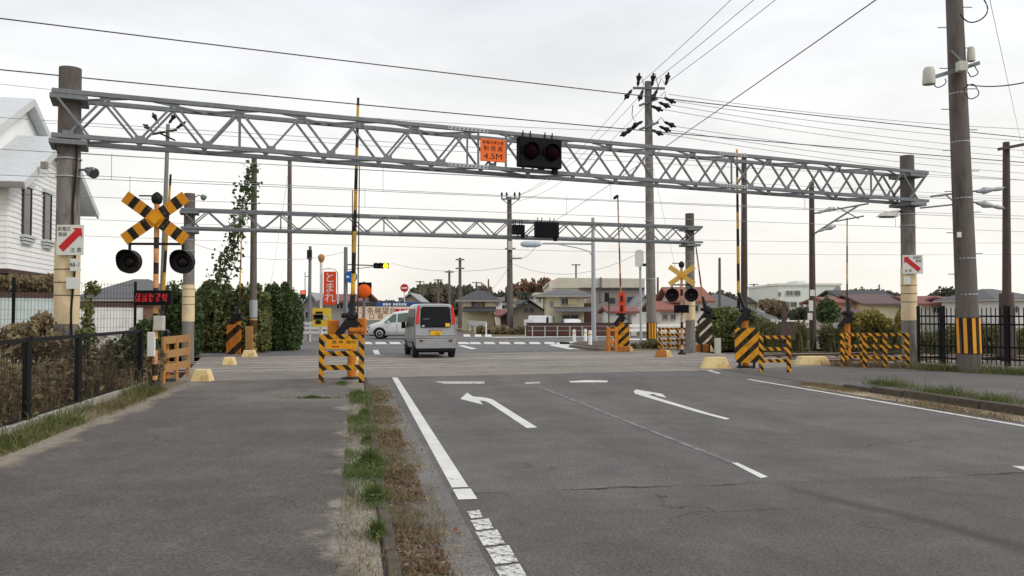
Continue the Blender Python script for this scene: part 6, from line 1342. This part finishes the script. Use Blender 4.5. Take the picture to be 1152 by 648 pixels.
def car(label, loc, rz, secs, paint, glass_y, axles, wr_, track, screens=(), cat='car', name='car', glass='glass_car', group='vehicles at the junction'):
    t = thing(name, label, cat, loc, rz, group)
    rings = [body_ring(s) for s in secs]; n = len(rings[0]); mb = MB()
    vs = [p for r in rings for p in r]; fs = [(i * n + k, i * n + (k + 1) % n, (i + 1) * n + (k + 1) % n, (i + 1) * n + k) for i in range(len(rings) - 1) for k in range(n)]
    mb.add(vs, fs, True); mb.add(rings[0], [tuple(range(n - 1, -1, -1))]); mb.add(rings[-1], [tuple(range(n))])
    body = mb.build('body', paint, t)
    def side(y, f, sg, out=.006):
        for s0, s1 in zip(secs[:-1], secs[1:]):
            if s0[0] <= y <= s1[0]:
                k = (y - s0[0]) / (s1[0] - s0[0]); v = [a + (b - a) * k for a, b in zip(s0[:7], s1[:7])]; zl, zr, wl, wr2 = v[2], v[3], v[5], v[6]
                return Vector((sg * (wl + (wr2 - wl) * f + out), y, zl + (zr - zl) * f))
    for sg in (-1, 1):
        for ya, yb, yta, ytb in glass_y:
            m = MB(); k = 6; lo, hi = [], []
            for i in range(k + 1): f = i / k; lo.append(side(ya + (yb - ya) * f, .05, sg)); hi.append(side(yta + (ytb - yta) * f, .80, sg))
            mids = [l_.lerp(h_, .55) + Vector((sg * .014, 0, 0)) for l_, h_ in zip(lo, hi)]
            m.add(lo + mids + hi, [(i, i + 1, k + 2 + i, k + 1 + i) for i in range(k)] + [(k + 1 + i, k + 2 + i, 2 * k + 3 + i, 2 * k + 2 + i) for i in range(k)]); m.build('side_window', glass, t)
        for ya in axles:
            w_ = MB().lathe((sg * (track + .05), ya, wr_), (sg, 0, 0), [(-.19, wr_ * .96), (-.17, wr_), (-.03, wr_), (0, wr_ * .94), (.004, wr_ * .66)], 26).build('wheel', 'tyre', t)
            MB().lathe((sg * (track + .045), ya, wr_), (sg, 0, 0), [(0, wr_ * .66), (.012, wr_ * .62), (.006, wr_ * .2), (.016, wr_ * .12), (.018, .01)], 20).build('rim', 'rim', w_)
            for q in range(6):
                a = q * math.pi / 3 + .3; c0 = Vector((sg * (track + .06), ya, wr_)); d = Vector((0, math.cos(a), math.sin(a)))
                MB().bar(c0 + d * wr_ * .2, c0 + d * wr_ * .58, .035, .02).build('spoke', 'tyre', w_)
            ar = MB(); k = 16; rr = wr_ * 1.16
            for i in range(k):
                a0, a1 = math.pi * i / k, math.pi * (i + 1) / k; x = sg * (track + .052)
                ar.add([(x, ya + rr * .98 * math.cos(a0), wr_ + rr * .98 * math.sin(a0)), (x, ya + rr * .98 * math.cos(a1), wr_ + rr * .98 * math.sin(a1)), (x, ya, wr_)], [(0, 1, 2)])
            ar.build('wheel_arch', 'under', t)
    MB().box((0, (secs[0][0] + secs[-1][0]) / 2, .27), track * 1.75, secs[-1][0] - secs[0][0] - .5, .16).build('underbody', 'under', t)
    return t, side
VS = [(0, .34, 1.03, 1.83, .63, .70, .60, .10), (.05, .31, 1.04, 1.87, .68, .735, .63, .10), (.5, .29, 1.05, 1.90, .70, .737, .645, .03), (1.6, .28, 1.05, 1.91, .71, .737, .65), (2.45, .28, 1.03, 1.87, .71, .737, .64), (2.85, .28, 1.0, 1.60, .71, .735, .62), (3.15, .28, .95, 1.12, .70, .72, .60), (3.34, .32, .82, .92, .66, .68, .55), (3.40, .38, .70, .78, .6, .62, .5)]
vp = P(490, 402.2); vp.z = 0
vrz = R(13.5)
t, side = car('silver boxy minivan seen from behind driving over the crossing', vp + Vector((.05, -.5, 0)), vrz, VS, 'silver_paint', [(.32, 1.0, .42, 1.0), (1.08, 1.85, 1.08, 1.85), (1.93, 2.75, 1.93, 2.45)], (.55, 2.86), .285, .69, cat='minivan', name='minivan')
ry = lambda z: .10 * max(0, (z - 1.03) / .8) - .012
def rear(name, poly, mat, th=.02, parent=None, push=0.0): return MB().prism([Vector((x, ry(z) - push, z)) for x, z in poly], (0, th, 0)).build(name, mat, parent or t, bevel=.004)
rw = rear('rear_window', [(-.50, 1.07), (.50, 1.07), (.545, 1.2), (.515, 1.74), (.45, 1.80), (-.45, 1.80), (-.515, 1.74), (-.545, 1.2)], 'glass_car')
rear('sticker', [(-.44, 1.33), (-.22, 1.35), (-.22, 1.40), (-.44, 1.38)], 'grey_plastic', .004, rw, .004)
rear('sticker', [(.34, 1.10), (.50, 1.10), (.50, 1.22), (.34, 1.22)], 'plate_yellow', .004, rw, .004)
rear('sticker', [(-.47, 1.10), (-.40, 1.10), (-.40, 1.15), (-.47, 1.15)], 'sign_white', .004, rw, .004)
for sg in (-1, 1):
    tl = rear('tail_light', [(sg * .595, 1.20), (sg * .69, 1.20), (sg * .675, 1.5), (sg * .605, 1.83), (sg * .54, 1.80), (sg * .575, 1.5)][::sg], 'tail_red', .07, None, .015)
    rear('rear_reflector', [(sg * .46, .58), (sg * .57, .58), (sg * .57, .65), (sg * .46, .65)][::sg], 'tail_dark', .03, None, .058)
g_ = rear('tailgate_handle', [(-.24, .97), (.24, .97), (.22, 1.02), (-.22, 1.02)], 'silver_paint', .05, None, .03)
pl = rear('number_plate', [(-.19, .80), (.19, .80), (.19, .96), (-.19, .96)], 'plate_yellow', .02, None, .012)
text('lettering', '・7 82', .095, 'sign_black', (0, -.028, .85), (1, 0, 0), (0, 0, 1), pl, .004)
rear('crease', [(-.68, .775), (.68, .775), (.68, .79), (-.68, .79)], 'grey_plastic', .014, None, .001)
bp = MB(); bp.prism([(-.69, -.05, .34), (.69, -.05, .34), (.705, -.05, .50), (.70, -.05, .68), (-.70, -.05, .68), (-.705, -.05, .50)], (0, .14, 0)); bp = bp.build('bumper', 'silver_paint', t, bevel=.02)
rear('gap_line', [(-.69, .69), (.69, .69), (.69, .703), (-.69, .703)], 'under', .01, None, .004)
MB().box((0, .02, .30), 1.2, .12, .10).build('valance', 'under', t); MB().bar((-.1, -.02, 1.10), (.28, -.025, 1.17), .02).build('wiper', 'under', t)
rear('badge', [(-.06, .70), (.10, .70), (.10, .73), (-.06, .73)], 'rim', .004, None, .012)
for sg in (-1, 1):
    MB().box((sg * .84, 2.62, 1.12), .16, .08, .24).build('mirror', 'under' if sg < 0 else 'silver_paint', t, bevel=.03); MB().bar((sg * .72, 2.64, 1.06), (sg * .84, 2.62, 1.08), .04).build('mirror_arm', 'under', t)
    for ya in (1.04, 1.9): MB().box((sg * .742, ya, .80), .006, .012, .46).build('door_gap', 'under', t)
    for ya in (1.16, 2.0): MB().box((sg * .752, ya, .90), .02, .16, .03).build('door_handle', 'silver_paint', t)
    MB().box((sg * .742, 1.7, .52), .012, 2.0, .05).build('side_trim', 'grey_plastic', t)
MB().lathe((.0, .62, 1.91), (0, 0, 1), [(0, .01), (.3, .004)], 6).build('antenna', 'under', t)
# white people carrier crossing behind the van
WS = [(0, .40, 1.0, 1.60, .74, .80, .62, .25), (.1, .30, 1.02, 1.70, .80, .88, .66, .2), (.8, .22, 1.03, 1.76, .84, .90, .70), (2.2, .22, 1.0, 1.77, .85, .90, .70), (3.0, .22, .98, 1.66, .85, .90, .68), (3.55, .22, .96, 1.34, .85, .90, .66), (3.95, .22, .93, 1.06, .84, .88, .62), (4.4, .24, .84, .92, .80, .82, .55), (4.66, .28, .70, .78, .70, .72, .5), (4.74, .34, .58, .64, .6, .62, .4)]
nose = G(413.5, 53.2)
t, side = car('white people carrier crossing the junction behind the silver van', nose + Vector((4.74, 0, 0)), R(90), WS, 'white_car', [(.6, 1.7, .7, 1.7), (1.78, 2.75, 1.78, 2.75), (2.83, 3.62, 2.83, 3.1)], (.95, 3.85), .34, .852, glass='glass_green')
for sg in (-1, 1): MB().box((sg * .70, 4.52, .74), .22, .22, .12).build('headlight', 'rim', t, bevel=.03); MB().box((sg * .98, 3.3, 1.04), .2, .12, .16).build('mirror', 'white_car', t, bevel=.04); MB().box((sg * .70, 4.62, .46), .12, .08, .08).build('fog_light', 'under', t)
m = MB(); a0, a1 = body_ring(WS[4]), body_ring(WS[6]); m.quad(a0[7] + Vector((0, .02, .012)), a0[10] + Vector((0, .02, .012)), a1[10] + Vector((0, 0, .02)), a1[7] + Vector((0, 0, .02))); m.build('windscreen', 'glass_green', t)
for ya in (1.74, 2.79):
    for sg in (-1, 1): MB().box((sg * .908, ya, .66), .006, .014, .62).build('door_gap', 'under', t)
# parked vehicles across the junction
KS = [(0, .4, .95, 1.45, .66, .72, .6, .12), (.1, .32, .95, 1.5, .70, .74, .62, .1), (1.2, .28, .95, 1.52, .70, .74, .62), (2.2, .28, .93, 1.46, .70, .74, .62), (2.75, .28, .9, 1.05, .7, .73, .58), (3.3, .32, .75, .85, .64, .68, .5), (3.4, .36, .6, .7, .6, .62, .45)]
car('small white car parked before the beige house', G(644, 64.5) + Vector((0, 2.2, -.35)), R(180), KS, 'white_car', [(.3, 1.2, .4, 1.2), (1.26, 2.5, 1.26, 2.1)], (.55, 2.75), .28, .66)
t = thing('light_truck', 'small white truck with covered bed parked by the gabled house', 'truck', G(611, 66, -.35), R(165), 'vehicles at the junction')
MB().prism([(-.7, 1.2, .35), (-.7, 2.3, .35), (-.7, 2.32, .95), (-.7, 2.0, 1.75), (-.7, 1.2, 1.78)], (1.4, 0, 0)).build('cab', 'white_car', t, bevel=.05)
MB().prism([(-.72, 1.35, 1.05), (-.72, 2.12, 1.05), (-.72, 1.94, 1.65), (-.72, 1.35, 1.65)], (1.44, 0, 0)).build('side_window', 'glass_car', t); MB().box((0, -.15, .8), 1.4, 2.5, .35).build('bed', 'white_car', t); MB().prism([(-.68, -1.3, 1.0), (-.68, 1.05, 1.0), (-.68, 1.0, 1.7), (-.68, -1.0, 1.75)], (1.36, 0, 0)).build('tarpaulin', 'sheet_pale', t, bevel=.06)
for sg in (-1, 1):
    for ya in (-.9, 1.7): MB().lathe((sg * .62, ya, .28), (sg, 0, 0), [(-.1, .27), (.08, .28), (.1, .2), (.11, .02)], 18).build('wheel', 'tyre', t)
